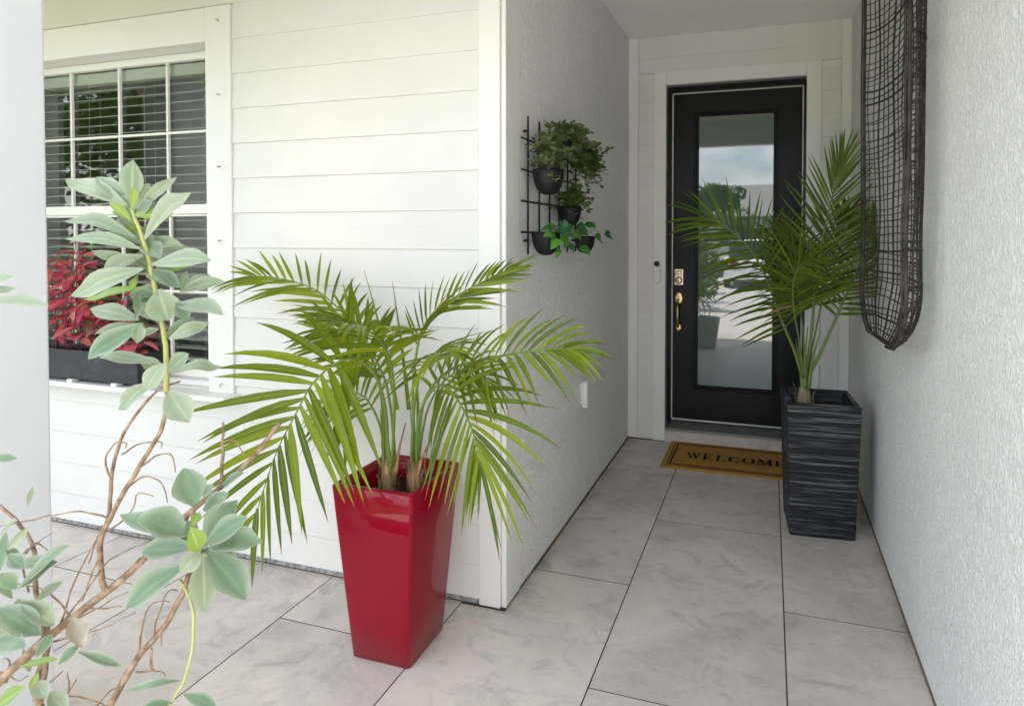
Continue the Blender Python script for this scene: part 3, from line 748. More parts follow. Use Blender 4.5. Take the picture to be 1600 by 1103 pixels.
frond(pa, [(642, 730, 1.82), (648, 630, 1.76), (660, 575, 1.66), (680, 552, 1.53), (700, 555, 1.43)], 13, .25, .022, (0, -.5, 1), t0=.42, a0=64, a1=14, droop=.30)
frond(pa, [(618, 735, 1.83), (612, 650, 1.84), (600, 590, 1.84), (575, 545, 1.82), (540, 520, 1.78), (500, 515, 1.75)], 15, .25, .022, (.1, -.8, .7), t0=.40, a0=58, a1=12, droop=.18)
for pts in ([(622, 640, 1.86), (596, 520, 1.88), (569, 422, 1.90)], [(640, 640, 1.86), (628, 540, 1.88), (613, 440, 1.90)], [(600, 700, 1.8), (598, 640, 1.8), (590, 560, 1.81)], [(655, 700, 1.83), (653, 620, 1.83), (648, 560, 1.84)]):
    pth = spline([aty(*p) for p in pts], 8); blade('spear_leaf', pth, Vector((.3, -1, .1)), .016, M_PALM, pa, lambda t: 1-.9*t, .8)
for pts in ([(652, 745, 1.82), (660, 715, 1.80), (676, 680, 1.76)], [(618, 742, 1.80), (624, 700, 1.79), (634, 660, 1.8)], [(612, 740, 1.79), (606, 690, 1.78), (603, 640, 1.79)], [(600, 745, 1.80), (598, 690, 1.81), (594, 640, 1.83)], [(646, 742, 1.83), (645, 690, 1.83), (641, 640, 1.85)]):
    tube('petiole', spline([aty(*p) for p in pts], 10), .008, .0012, M_RACHIS if pts[0][0] != 652 and pts[0][0] != 618 else M_HUSK, pa, 7)

pb = empty('palm_plant', (GPX, GPY, .58)); tag(pb, 'darker upright palm growing out of the charcoal planter by the door', 'palm')
tP = aty(1257, 605, 3.215)
palm_trunk(pb, (tP.x, tP.y, .585), .13, .032, 4, M_BASE)
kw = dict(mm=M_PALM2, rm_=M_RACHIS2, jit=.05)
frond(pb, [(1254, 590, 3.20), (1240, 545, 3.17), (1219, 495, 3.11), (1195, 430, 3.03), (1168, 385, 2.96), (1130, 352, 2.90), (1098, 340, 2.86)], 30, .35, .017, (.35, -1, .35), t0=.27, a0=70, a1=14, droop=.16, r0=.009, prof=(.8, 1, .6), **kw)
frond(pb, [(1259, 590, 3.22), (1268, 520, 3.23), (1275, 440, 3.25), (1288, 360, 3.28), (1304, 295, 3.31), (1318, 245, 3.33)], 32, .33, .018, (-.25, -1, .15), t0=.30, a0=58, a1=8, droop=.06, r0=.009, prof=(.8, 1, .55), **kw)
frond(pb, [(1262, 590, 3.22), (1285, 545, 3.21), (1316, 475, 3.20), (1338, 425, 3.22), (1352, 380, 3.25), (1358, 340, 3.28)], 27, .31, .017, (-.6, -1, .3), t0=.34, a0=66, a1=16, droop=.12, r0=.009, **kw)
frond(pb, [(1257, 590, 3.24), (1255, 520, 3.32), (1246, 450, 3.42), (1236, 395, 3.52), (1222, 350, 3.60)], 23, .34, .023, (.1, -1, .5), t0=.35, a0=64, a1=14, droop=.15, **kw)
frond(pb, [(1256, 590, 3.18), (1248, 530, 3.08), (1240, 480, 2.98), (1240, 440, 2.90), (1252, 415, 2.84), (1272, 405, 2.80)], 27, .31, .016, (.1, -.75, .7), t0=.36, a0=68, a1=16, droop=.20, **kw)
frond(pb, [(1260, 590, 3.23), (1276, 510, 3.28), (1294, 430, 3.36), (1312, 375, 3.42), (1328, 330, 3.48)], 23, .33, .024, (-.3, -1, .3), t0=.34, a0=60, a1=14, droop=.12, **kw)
for pts in ([(1255, 610, 3.21), (1250, 570, 3.20), (1243, 530, 3.18)], [(1258, 610, 3.20), (1258, 560, 3.20), (1262, 510, 3.21)], [(1262, 610, 3.21), (1270, 560, 3.21), (1283, 515, 3.22)]):
    tube('petiole', spline([aty(*p) for p in pts], 10), .013, .0015, M_RACHIS2, pb, 8)

# ---------------------------------------------------------------- window trough with red-leaved plants
bx0, bx1 = -3.66, -2.792
tr_ = empty('window_trough', (-3.2, 2.14, .745)); tag(tr_, 'long charcoal plant trough standing on the window sill', 'planter')
zb0, zb1 = .757, .896
box('trough_front', bx0, bx1, 2.068, 2.080, zb0, zb1, M_BOX, tr_, .002); box('trough_back', bx0, bx1, 2.190, 2.202, zb0, zb1, M_BOX, tr_, .002)
box('trough_end', bx0+.0005, bx0+.012, 2.0802, 2.1898, zb0, zb1-.0005, M_BOX, tr_); box('trough_end', bx1-.012, bx1-.0005, 2.0802, 2.1898, zb0, zb1-.0005, M_BOX, tr_)
box('trough_base', bx0+.012, bx1-.012, 2.0802, 2.1898, zb0+.002, zb0+.012, M_BOX, tr_); box('soil', bx0+.0125, bx1-.0125, 2.0805, 2.1895, zb0+.0125, zb1-.018, M_SOIL, tr_)
for u in (109, 178): 
    xx = aty(u, 598, 2.06).x
    box('foot_clip', xx-.018, xx+.018, 2.056, 2.09, .7425, .757, M_TRIM, tr_, .002)
for xx in (-3.62, -2.84): box('foot_clip', xx-.018, xx+.018, 2.10, 2.19, .7425, .757, M_TRIM, tr_, .002)
leaf_shape = lambda t: max(.02, math.sin(math.pi*min(1, t**.85*.98+.02))**.75)
rnd = random.Random(5)
for pi in range(2, 9):
    bxp = -3.60+pi*.090+rnd.uniform(-.02, .02)
    hgt = [.42, .54, .50, .56, .46, .40, .33, .24, .11][pi]
    e = empty('coral_plant', (bxp, 2.135, zb1-.019)); tag(e, 'red leafed plant in the window trough, %s' % ('half hidden by the porch column', 'second from the porch column', 'third from the porch column', 'fourth from the porch column', 'third from its right end', 'second from its right end', 'a low sprout at its right end')[pi-2], 'plant', 'red leafed plants in the window trough')
    for si in range(4):
        top = Vector((bxp+rnd.uniform(-.09, .09), 2.135+rnd.uniform(-.05, .05), zb1-.02+hgt*rnd.uniform(.75, 1.02)))
        b0 = Vector((bxp+rnd.uniform(-.015, .015), 2.135+rnd.uniform(-.02, .02), zb1-.021))
        path = spline([b0, b0.lerp(top, .5)+Vector((rnd.uniform(-.02, .02), rnd.uniform(-.015, .015), 0)), top], 12)
        tube('stem', path, .0028, .0014, M_CORALSTEM, e, 5)
        nl = max(5, int(hgt*27))
        for k in range(nl):
            t = .16+.84*k/(nl-1); q = t*11; j = min(int(q), 10); P = path[j].lerp(path[j+1], q-j)
            a = k*2.4+rnd.uniform(-.5, .5); L = rnd.uniform(.07, .125)*(.75+.35*t if t < .9 else .8)
            D = Vector((math.cos(a)*1.0, math.sin(a)*.62, rnd.uniform(-.15, .55))).normalized()
            rnd_d = rnd.uniform(.1, .7)
            lp = [P+D*(L*f)+Vector((0, 0, -1))*(L*rnd_d*f*f) for f in (0, .22, .45, .7, .88, 1)]
            for p in lp: p.y = min(max(p.y, 2.0), 2.218)
            blade('leaf', lp, Vector((rnd.uniform(-.4, .4), rnd.uniform(-.9, .1), 1)).normalized(), L*rnd.uniform(.24, .34), M_CORAL, e, leaf_shape, .3)

# ---------------------------------------------------------------- wall trellis with round pots
tg = empty('wall_trellis', (XL, 2.6, 1.37)); tag(tg, 'thin black metal grid rack on the left stucco wall', 'trellis')
ys = [2.322+.128*k for k in range(6)]; zr = [1.464, 1.589, 1.714, 1.839]
for y in ys: tube('upright_bar', [(XL+.020, y, 1.373), (XL+.020, y, 1.94)], .0045, .0045, M_BLACK, tg, 8)
for z in zr: tube('cross_bar', [(XL+.0285, 2.234, z), (XL+.0285, 3.06, z)], .0045, .0045, M_BLACK, tg, 8)
for y in (ys[0], ys[-1]):
    for z in (1.43, 1.88): tube('standoff', [(XL-.002, y, z), (XL+.017, y, z)], .006, .006, M_BLACK, tg, 8)
def hang_pot(x, y, z, r, h, label):
    e = empty('hanging_pot', (x, y, z-h)); tag(e, label, 'pot', 'round black pots on the wall grid')
    prof = [(r*.05, -h)]+[(r*math.sin(a)**.72, -h*math.cos(a)) for a in [math.pi/2*k/9 for k in range(1, 9)]]+[(r, 0), (r-.004, 0), (r-.005, -.012)]
    lathe('bowl', prof, M_POTBLACK, e, (x, y, z), 28)
    so = lathe('soil', [(r-.006, -.018), (r-.006, -.014)], M_SOIL, e, (x, y, z), 16)
    xb = XL+.031
    tube('hook', [(x-r+.003, y, z-.006), (xb, y, z-.006), (xb-.0, y, z+.0)], .004, .004, M_BLACK, e, 6)
    return Vector((x, y, z))
px = XL+.036+.062
pp1 = hang_pot(px, aty(853, 285, 1).x*0+2.352, 1.722, .066, .104, 'round black pot under grey green foliage, upper left of the grid')
pp2 = hang_pot(px-.004, 2.640, 1.584, .056, .088, 'round black pot between the upper and lower pots of the grid')
pp3 = hang_pot(px-.004, 2.335, 1.466, .060, .096, 'lowest round black pot at the left of the grid')
pp4 = hang_pot(px-.004, 2.880, 1.452, .052, .084, 'lower right round black pot under trailing glossy leaves')
pp5 = hang_pot(px-.004, 2.560, 1.865, .045, .08, 'topmost black pot mostly hidden in grey green foliage')
def smallplant(name, c, label, mm, n, spread, size, up, bias, seed, group=None):
    """one mass of tiny leaves on wiry sprigs"""
    r = random.Random(seed); e = empty(name, c); tag(e, label, 'plant', group)
    V, Fc, al, ac = [], [], [], []; SV, SF = [], []
    for s in range(n):
        D = Vector((r.gauss(bias[0], .55), r.gauss(bias[1], .6), r.gauss(bias[2], .5)))
        if D.length < .1: continue
        D.normalize(); D = Vector((D.x*spread[0], D.y*spread[1], D.z*spread[2]))*r.uniform(.5, 1.05)
        tip = c+D+Vector((0, 0, up*r.uniform(.2, 1)))
        mid = c.lerp(tip, .5)+Vector((0, 0, .03))
        path = spline([c+Vector((r.uniform(-.02, .02), r.uniform(-.02, .02), -.012)), mid, tip], 9)
        for p in path: p.x = max(p.x, XL+.012)
        tubedata(path, .0014, .0007, 3, SV, SF)
        for k in range(2, 9):
            for q in range(3):
                P = path[k]; a = r.uniform(0, 6.28); L = size*r.uniform(.7, 1.25)
                d = Vector((math.cos(a), math.sin(a), r.uniform(-.3, .7))).normalized(); P2 = P+d*.006
                S = d.cross(Vector((r.uniform(-1, 1), r.uniform(-1, 1), 1))).normalized()*(L*.36)
                if P2.x+d.x*L < XL+.006: continue
                b = len(V); V += [P2, P2+d*L*.35+S, P2+d*L*.8+S*.8, P2+d*L, P2+d*L*.8-S*.8, P2+d*L*.35-S]
                Fc += [(b, b+1, b+2, b+3), (b, b+3, b+4, b+5)]
    o = meshobj('foliage', V, Fc, mm, e, c); o['kind'] = 'stuff'
    s_ = meshobj('sprigs', SV, SF, M_BARK, e, c); s_['kind'] = 'stuff'
    return e
smallplant('eucalyptus_plant', pp1+Vector((0, 0, -.01)), 'grey green bushy plant in the upper left wall pot', M_EUC, 62, (.12, .12, .17), .020, .04, (.25, .1, .6), 3)
smallplant('eucalyptus_plant', pp5+Vector((0, 0, -.01)), 'tall dusty green plant at the top of the wall grid', M_EUC, 60, (.13, .17, .11), .021, .0, (.35, .1, .35), 4)
smallplant('olive_plant', Vector((px, 2.78, 1.80)), 'dark feathery green plant spreading right over the wall grid', M_EUC2, 75, (.15, .22, .15), .021, .0, (.5, .25, .0), 8)
smallplant('olive_plant', pp2+Vector((0, 0, -.01)), 'dark small leafed plant in the middle wall pot', M_EUC2, 46, (.13, .15, .12), .018, .0, (.4, .2, .5), 9)
e = empty('pothos_plant', pp3+Vector((0, 0, -.02))); tag(e, 'glossy bright green trailing plant in the lowest wall pots', 'plant')
# leaves given by their image footprint (base u,v -> tip u,v, width px, distance from the wall)
PX = [(862, 362, 829, 358, 9, .12), (868, 366, 850, 346, 8, .10), (872, 368, 882, 343, 12, .12), (868, 372, 861, 390, 17, .15), (875, 372, 884, 389, 15, .15), (878, 368, 914, 365, 15, .16), (880, 364, 893, 347, 12, .13), (905, 362, 925, 376, 14, .16), (900, 358, 940, 351, 11, .14), (918, 355, 953, 358, 8, .15), (930, 372, 948, 390, 15, .15), (945, 368, 965, 379, 13, .15), (886, 385, 898, 402, 13, .13), (905, 390, 922, 401, 13, .13), (868, 392, 869, 404, 9, .13), (855, 370, 878, 378, 12, .14), (885, 372, 868, 352, 11, .12), (912, 352, 936, 362, 9, .13), (862, 366, 846, 372, 10, .14), (893, 368, 908, 378, 12, .15)]
rnd = random.Random(11)
for (u0, v0, u1, v1, w_, off) in PX:
    xx = XL+off; B = atx(u0, v0, xx); T = atx(u1, v1, xx+rnd.uniform(-.02, .03))
    if (T-B).length > .13: T = B+(T-B).normalized()*.13
    tube('stalk', [pp3.lerp(pp4, .0 if u0 < 885 else .8)+Vector((0, 0, -.012)), (pp3.lerp(pp4, .0 if u0 < 885 else .8)+B)/2+Vector((.01, 0, .03)), B], .0016, .001, M_RACHIS, e, 5)
    mid = (B+T)/2+Vector((.012, 0, .012))
    blade('leaf', spline([B, mid, T], 7), Vector((.8, -.9, .5)).normalized(), w_*(CAM-B).length/F_PX*1.15, M_POTHOS, e, lambda t: max(.03, math.sin(math.pi*(t**.7*.97+.02))**.8), .2, 2)

# ---------------------------------------------------------------- woven basket on the right wall
wb = empty('wall_basket', (XR-.01, 2.5, 1.07)); tag(wb, 'long dark woven cane basket hanging on the right stucco wall', 'basket')
BXR, BYC, BA, BB = .398, 2.515, .452, .098
BZ0, BZ1 = 1.058, 2.95
def bw(z):                                  # half-width factor: rounded ends
    t = (z-BZ0)/(BZ1-BZ0); e_ = min(t, 1-t)/.085
    return .42+.58*math.sin(min(1, max(0, e_))*math.pi/2)**.75
def bpoint(z, phi):
    s = bw(z); t = (z-BZ0)/(BZ1-BZ0); dep = min(1, (min(t, 1-t)/.10))**.5
    ph = phi
    y = BYC+BA*s*math.cos(ph); x = BXR+BB*(math.sin(ph)**.75)*(.35+.65*dep)
    zz_ = z+ .025*math.sin(ph)*0
    wob = .006*mnoise.noise(Vector((y*3, z*3, 1.7)))
    return Vector((min(x+wob, XR-.006), y, zz_+.010*mnoise.noise(Vector((y*2.3, z*1.4, 5)))))
rim = []
for i in range(61): rim.append(bpoint(BZ0+(BZ1-BZ0)*i/60, .02))
for i in range(1, 12): rim.append(bpoint(BZ1, .02+(math.pi-.04)*i/12)*1.0)
for i in range(61): rim.append(bpoint(BZ1-(BZ1-BZ0)*i/60, math.pi-.02))
for i in range(1, 12): rim.append(bpoint(BZ0, math.pi-.02-(math.pi-.04)*i/12)+Vector((0, 0, -.02*math.sin(math.pi*i/12))))
tube('rim', rim, .0065, .0065, M_CANE, wb, 8, closed=True)
rim2 = [p+Vector((-.011, .004, 0)) for p in rim]; tube('rim', rim2, .0042, .0042, M_CANE, wb, 6, closed=True)
rnd = random.Random(21)
nl = 19
for k in range(1, nl):
    ph = math.pi*k/nl+rnd.uniform(-.03, .03)
    pth = [bpoint(BZ0, ph)+Vector((0, 0, -.02*math.sin(ph)))]+[bpoint(BZ0+(BZ1-BZ0)*i/48, ph+.03*math.sin(i*.4+k)) for i in range(1, 49)]
    tube('cane', pth, .0024 if k % 3 else .0040, .0024 if k % 3 else .0040, M_CANE, wb, 5)
z = BZ0+.006
while z < BZ1-.01:
    thick = rnd.random() < .16
    sl = rnd.uniform(-.012, .012)
    pth = []
    for i in range(22):
        ph = .02+(math.pi-.04)*i/21
        p = bpoint(min(max(z+sl*math.cos(ph)+.002*math.sin(i*.8+z*40), BZ0), BZ1), ph); p.x -= .002*(1 if i % 2 else -1); pth.append(p)
    tube('cane', pth, .0044 if thick else rnd.uniform(.0018, .0030), .0044 if thick else rnd.uniform(.0018, .0030), M_CANE, wb, 5)
    z += rnd.uniform(.018, .036)
tube('hook', [(XR+.001, 2.52, 2.6), (XR-.02, 2.52, 2.6)], .004, .004, M_BLACK, wb, 6)

# ---------------------------------------------------------------- foreground shrub in its round pot
fp = empty('round_pot', (-.80, .62, 0)); tag(fp, 'round pale grey pot holding the silver leafed shrub', 'pot')
M_ROUND = mat('pale_grey_pot', (.42, .44, .44), .5)
lathe('pot_body', [(.125, 0), (.135, .01), (.185, .36), (.192, .40), (.180, .40), (.170, .36)], M_ROUND, fp, (-.80, .62, .0005), 48)
lathe('soil', [(.168, .345), (.168, .352)], M_SOIL, fp, (-.80, .62, .0), 32)
sh = empty('silver_shrub', (-.80, .62, .352)); tag(sh, 'grey green leafy shrub with bare brown twigs in the left foreground', 'shrub')
def br(pts, r0, r1, name='branch', mm=None, n=24, par=None, sides=7):
    P = [Vector(p[1:]) if p[0] == 'w' else atd(*p) for p in pts]
    P = spline(P, n)
    if name != 'stalk':
        for i in range(1, len(P)-1):
            P[i] = P[i]+Vector((mnoise.noise(P[i]*45), mnoise.noise(P[i]*45+Vector((9, 0, 0))), mnoise.noise(P[i]*45+Vector((0, 9, 0)))))*.0022
    return tube(name, P, r0, r1, mm or M_BARK, par or sh, sides)
root = ('w', -.80, .62, .35)
D0 = .93
br([root, ('w', -.98, .60, .55), (-60, 1130, .90), (0, 1065, .90), (68, 1001, .91), (132, 951, .92), (223, 876, .93), (240, 848, .93), (292, 808, .92), (317, 856, .90)][:9], .0085, .0042, n=40)
br([(240, 848, .93), (275, 822, .92), (301, 796, .92), (346, 760, .94), (387, 723, .96), (437, 662, .98)], .0050, .0034)
br([(345, 760, .94), (347, 700, .95), (349, 659, .95)], .0028, .0018, 'twig'); br([(348, 690, .95), (365, 690, .95), (382, 712, .95)], .0016, .001, 'twig')
br([(166, 925, .922), (160, 905, .925), (157, 842, .93), (176, 800, .93), (210, 741, .93), (246, 682, .93), (260, 641, .93), (260, 608, .93)], .0042, .0030)
br([(260, 612, .93), (260, 557, .93), (251, 497, .93), (236, 417, .92), (221, 369, .92), (206, 326, .92)], .0042, .0026, 'branch', M_GREENSTEM)
br([(157, 842, .93), (171, 796, .94), (175, 741, .94), (191, 682, .94), (222, 636, .94), (249, 609, .94), (281, 596, .94)], .0032, .0016, 'twig')
br([root, ('w', -.74, .60, .52), (150, 1150, .90), (172, 1103, .90), (216, 1026, .90), (256, 979, .90), (284, 928, .90), (297, 895, .90), (314, 856, .90)], .0060, .0032, n=36)
br([(301, 796, .92), (305, 820, .91), (314, 854, .90)], .004, .003)
br([root, ('w', -.86, .60, .6), (60, 1140, .92), (66, 1090, .92), (72, 1010, .93), (55, 920, .93), (56, 880, .93), (40, 830, .94), (0, 790, .95)], .0050, .0024, n=30)
br([root, ('w', -.92, .66, .6), (62, 1103, .95), (74, 1010, .95), (72, 960, .95)], .0055, .004, n=20)
TW = [[(171, 810, .935), (120, 799, .94), (60, 810, .95), (0, 822, .96)], [(110, 966, .92), (95, 945, .92), (60, 918, .93), (0, 910, .93)], [(86, 985, .92), (130, 930, .92), (165, 880, .92), (210, 855, .92), (255, 838, .93)],
      [(95, 972, .92), (118, 905, .92), (135, 870, .92), (160, 820, .92)], [(84, 1002, .92), (150, 985, .91), (212, 956, .90)], [(91, 984, .92), (160, 945, .92), (200, 925, .92)], [(217, 1022, .90), (222, 980, .90), (237, 944, .90), (265, 940, .90)],
      [(240, 1000, .90), (244, 970, .90), (262, 925, .90), (277, 922, .90)], [(237, 1012, .90), (239, 1045, .90), (250, 1050, .90), (258, 1056, .90)], [(212, 1050, .90), (240, 1047, .90)], [(236, 1018, .90), (236, 1046, .90)], [(252, 985, .9), (252, 1008, .9)],
      [(170, 830, .93), (205, 800, .93), (215, 770, .93), (240, 775, .93)], [(200, 760, .93), (225, 745, .93), (250, 752, .93), (262, 785, .93)], [(222, 728, .93), (245, 712, .93), (268, 712, .93), (274, 738, .93)], [(190, 710, .94), (215, 695, .94), (250, 690, .94), (252, 700, .94)],
      [(172, 745, .94), (166, 715, .94), (180, 692, .94), (198, 692, .94), (196, 700, .94)], [(150, 1103, .91), (170, 1080, .91), (188, 1070, .91)], [(90, 1088, .92), (125, 1088, .92), (165, 1103, .92)], [(100, 1103, .92), (108, 1070, .92), (105, 1050, .92)], [(102, 1090, .92), (120, 1060, .92)],
      [(45, 925, .93), (35, 870, .93), (60, 848, .93), (82, 832, .93)], [(40, 865, .93), (55, 848, .93), (75, 860, .93)], [(75, 1070, .92), (98, 1048, .92)], [(128, 950, .92), (165, 950, .92), (190, 947, .92)], [(200, 895, .93), (225, 868, .92), (262, 850, .92)],
      [(10, 1066, .9), (14, 1035, .9), (5, 1028, .9)], [(0, 1050, .9), (30, 1062, .9), (45, 1055, .9)], [(160, 860, .93), (140, 905, .93), (128, 940, .93)], [(176, 800, .93), (150, 850, .935), (138, 880, .935)]]
for t in TW: br(t, .0016, .0008, 'twig', n=14, sides=5)
br([(281, 905, .90), (302, 950, .89), (300, 1015, .89), (287, 1062, .89), (262, 1106, .89)], .0022, .0018, 'branch', M_GREENSTEM)
LV = [ # base u,v -> tip u,v, width px, distance, material
 (206, 316, 208, 250, 33, .92, 1), (198, 322, 102, 281, 31, .915, 1), (200, 320, 150, 277, 27, .93, 1), (214, 332, 277, 277, 17, .925, 1), (226, 374, 299, 301, 36, .905, 1), (206, 326, 211, 291, 12, .91, 2), (205, 345, 170, 317, 15, .905, 2),
 (210, 371, 101, 346, 27, .91, 1), (219, 389, 103, 374, 24, .90, 1), (226, 380, 250, 405, 30, .935, 1), (216, 352, 232, 395, 22, .94, 1), (237, 413, 330, 408, 35, .905, 1), (222, 417, 143, 392, 23, .935, 1), (224, 400, 158, 432, 28, .91, 1), (224, 420, 110, 463, 34, .90, 1), (228, 450, 131, 468, 18, .91, 2),
 (238, 422, 280, 450, 24, .915, 3), (248, 452, 263, 501, 46, .895, 1), (281, 456, 351, 440, 22, .92, 1), (283, 452, 292, 425, 13, .925, 1), (283, 456, 330, 430, 14, .93, 1), (274, 476, 349, 493, 34, .90, 1), (276, 473, 293, 500, 24, .895, 3), (217, 500, 141, 482, 29, .91, 1), (224, 506, 138, 561, 36, .90, 3), (222, 507, 148, 522, 18, .92, 1),
 (217, 508, 214, 537, 18, .89, 1), (248, 515, 224, 524, 14, .91, 1), (264, 530, 327, 505, 22, .91, 1), (246, 566, 155, 559, 22, .905, 1), (258, 568, 226, 609, 29, .895, 1), (262, 581, 295, 553, 29, .92, 1), (266, 584, 348, 573, 22, .91, 1), (240, 598, 185, 641, 26, .91, 1), (263, 611, 296, 660, 40, .90, 1),
 (215, 455, 212, 500, 12, .93, 1), (233, 425, 246, 440, 14, .93, 1), (210, 410, 165, 400, 12, .94, 2), (215, 430, 205, 455, 10, .93, 2),
 (-40, 478, 76, 478, 27, .66, 1), (-40, 462, 26, 450, 16, .68, 1), (-20, 440, 24, 432, 12, .68, 1), (-20, 716, 28, 716, 13, .80, 3),
 (290, 838, 187, 804, 32, .93, 3), (294, 836, 214, 811, 48, .90, 3), (304, 856, 222, 861, 37, .89, 3), (287, 884, 197, 948, 44, .885, 3), (311, 862, 297, 822, 27, .88, 2), (320, 848, 372, 781, 42, .905, 3), (322, 851, 387, 808, 37, .89, 3), (326, 857, 411, 846, 38, .90, 3), (324, 860, 384, 937, 48, .885, 3), (317, 864, 319, 957, 42, .875, 1), (312, 862, 282, 896, 28, .87, 1),
 (304, 790, 287, 731, 46, .92, 3), (310, 776, 334, 757, 16, .925, 3), (344, 766, 382, 738, 14, .94, 3), (318, 797, 358, 770, 26, .925, 3), (302, 838, 292, 812, 15, .91, 3), (312, 800, 300, 822, 14, .90, 2),
 (28, 921, 109, 852, 34, .90, 3), (28, 920, 90, 877, 24, .885, 3), (26, 919, 1, 895, 23, .90, 3), (12, 859, 45, 823, 13, .92, 1), (14, 866, 38, 888, 22, .91, 3), (-6, 950, 63, 992, 38, .88, 3), (32, 938, 85, 977, 30, .89, 1), (-20, 1000, 40, 1010, 34, .87, 3), (-8, 1106, 40, 1072, 24, .88, 2), (56, 1066, 74, 1092, 22, .89, 1), (76, 1082, 104, 1112, 24, .89, 1), (26, 1042, 92, 1030, 11, .90, 2), (91, 1038, 124, 1008, 16, .90, 3), (123, 1018, 190, 1040, 13, .90, 3),
 (281, 1063, 198, 1078, 12, .885, 3), (270, 1098, 220, 1106, 14, .885, 3), (287, 1084, 340, 1108, 20, .885, 3), (112, 965, 130, 1012, 26, .91, 4), (104, 985, 118, 962, 14, .915, 4), (0, 835, 28, 812, 12, .93, 1), (-8, 905, 10, 830, 18, .92, 3), (43, 790, 52, 760, 8, .90, 1), (-10, 930, 12, 895, 16, .91, 3), (36, 1012, 48, 1050, 10, .91, 4), (48, 1080, 60, 1050, 12, .90, 2)]
rnd = random.Random(3)
STEM = [(260, 600), (259, 557), (251, 497), (244, 455), (236, 417), (228, 390), (221, 369), (212, 345), (206, 326)]
for k in range(26):                          # smaller leaves filling the whorls along the green shoot
    t = rnd.uniform(0, 7.99); j = int(t); u0 = STEM[j][0]+(STEM[j+1][0]-STEM[j][0])*(t-j); v0 = STEM[j][1]+(STEM[j+1][1]-STEM[j][1])*(t-j)
    a = rnd.choice((-1, 1))*rnd.uniform(.5, 1.75); L0 = rnd.uniform(26, 62)
    LV.append((u0, v0, u0+L0*math.sin(a)*1.1, v0-L0*math.cos(a), rnd.uniform(14, 26), .935+rnd.uniform(-.02, .035), rnd.choice((1, 1, 1, 2, 3))))
for k in range(12):
    a = rnd.uniform(0, 6.28); L0 = rnd.uniform(30, 62); LV.append((314+6*math.cos(a), 856+6*math.sin(a), 314+L0*math.cos(a), 856+L0*math.sin(a), rnd.uniform(18, 28), .93+rnd.uniform(-.01, .03), rnd.choice((1, 3))))
for k in range(12):
    u0, v0 = rnd.uniform(0, 60), rnd.uniform(850, 1090); a = rnd.uniform(0, 6.28); L0 = rnd.uniform(30, 60); LV.append((u0, v0, u0+L0*math.cos(a), v0+L0*math.sin(a), rnd.uniform(13, 24), .93+rnd.uniform(-.03, .03), rnd.choice((1, 3, 3))))
def obov(t):
    p = 1.5*t if t < 1/3 else (.5+.3*(3*t-1) if t < 2/3 else .8+.2*(3*t-2))
    return max(.025, math.sin(math.pi*min(1, .025+.975*p**1.18))**(.95 if p > .6 else .85))
MM = {1: M_SHRUB, 2: M_SHRUB2, 3: M_SHRUB3, 4: M_DEADLEAF}
for (u0, v0, u1, v1, w_, d, mi) in LV:
    B = atd(u0, v0, d); T = atd(u1, v1, d+rnd.uniform(-.035, .02)); L = (T-B).length
    toc = (CAM-(B+T)/2).normalized()
    N = (toc*1.0+Vector((0, 0, .45))+Vector((rnd.uniform(-.3, .3), rnd.uniform(-.3, .3), rnd.uniform(-.2, .3)))).normalized()
    mid = (B+T)/2+N*(L*rnd.uniform(-.02, .15)); q3 = B.lerp(T, .8)+N*(L*rnd.uniform(-.03, .09))
    path = spline([B, mid, q3, T], 10)
    blade('leaf', path, N, w_*d/F_PX*1.02, MM[mi], sh, obov, rnd.uniform(.12, .75), 2, cup=1.8)

# ---------------------------------------------------------------- the place around: ground, garden, street (seen in the glass)
M_LAWN = mat('lawn', (.075, .13, .03), .9, .1); vv = coords(M_LAWN, obj=False); colmix(M_LAWN, thru(M_LAWN, noise(M_LAWN, vv, 2.5, 8, .7), [(.35, 0), (.65, 1)]), (.055, .11, .022), (.11, .16, .05)); bump(M_LAWN, noise(M_LAWN, vv, 40, 4), .8, .05)
M_MULCH = mat('mulch', (.10, .06, .04), .95, .1); vv = coords(M_MULCH, obj=False); bump(M_MULCH, noise(M_MULCH, vv, 45, 4), 1, .03)
M_DRIVE = mat('pale_concrete', (.46, .43, .38), .85, .2); vv = coords(M_DRIVE, obj=False); colmix(M_DRIVE, noise(M_DRIVE, vv, 3, 6, .6), (.56, .54, .51), (.46, .445, .42))
M_ASPH = mat('asphalt', (.055, .055, .055), .9, .2)
M_ROOF = mat('roof_shingle', (.24, .235, .23), .9, .1)
def sheet(name, x0, x1, y0, y1, z, mm): return tag(meshobj(name, [(x0, y0, z), (x1, y0, z), (x1, y1, z), (x0, y1, z)], [(0, 1, 2, 3)], mm, None, (0, 0, z)), kind='structure')
sheet('ground', -150, 150, -200, 150, -.130, M_LAWN)
sheet('planting_bed', -6, -1.2, -.9, .84, -.10, M_MULCH)
sheet('front_walk', -2.9, .50, -4.0, -.625, -.09, M_DRIVE)
sheet('driveway', -1.9, 6.5, -16, -4.0, -.112, M_DRIVE)
sheet('street', -150, 150, -23, -16, -.12, M_ASPH)
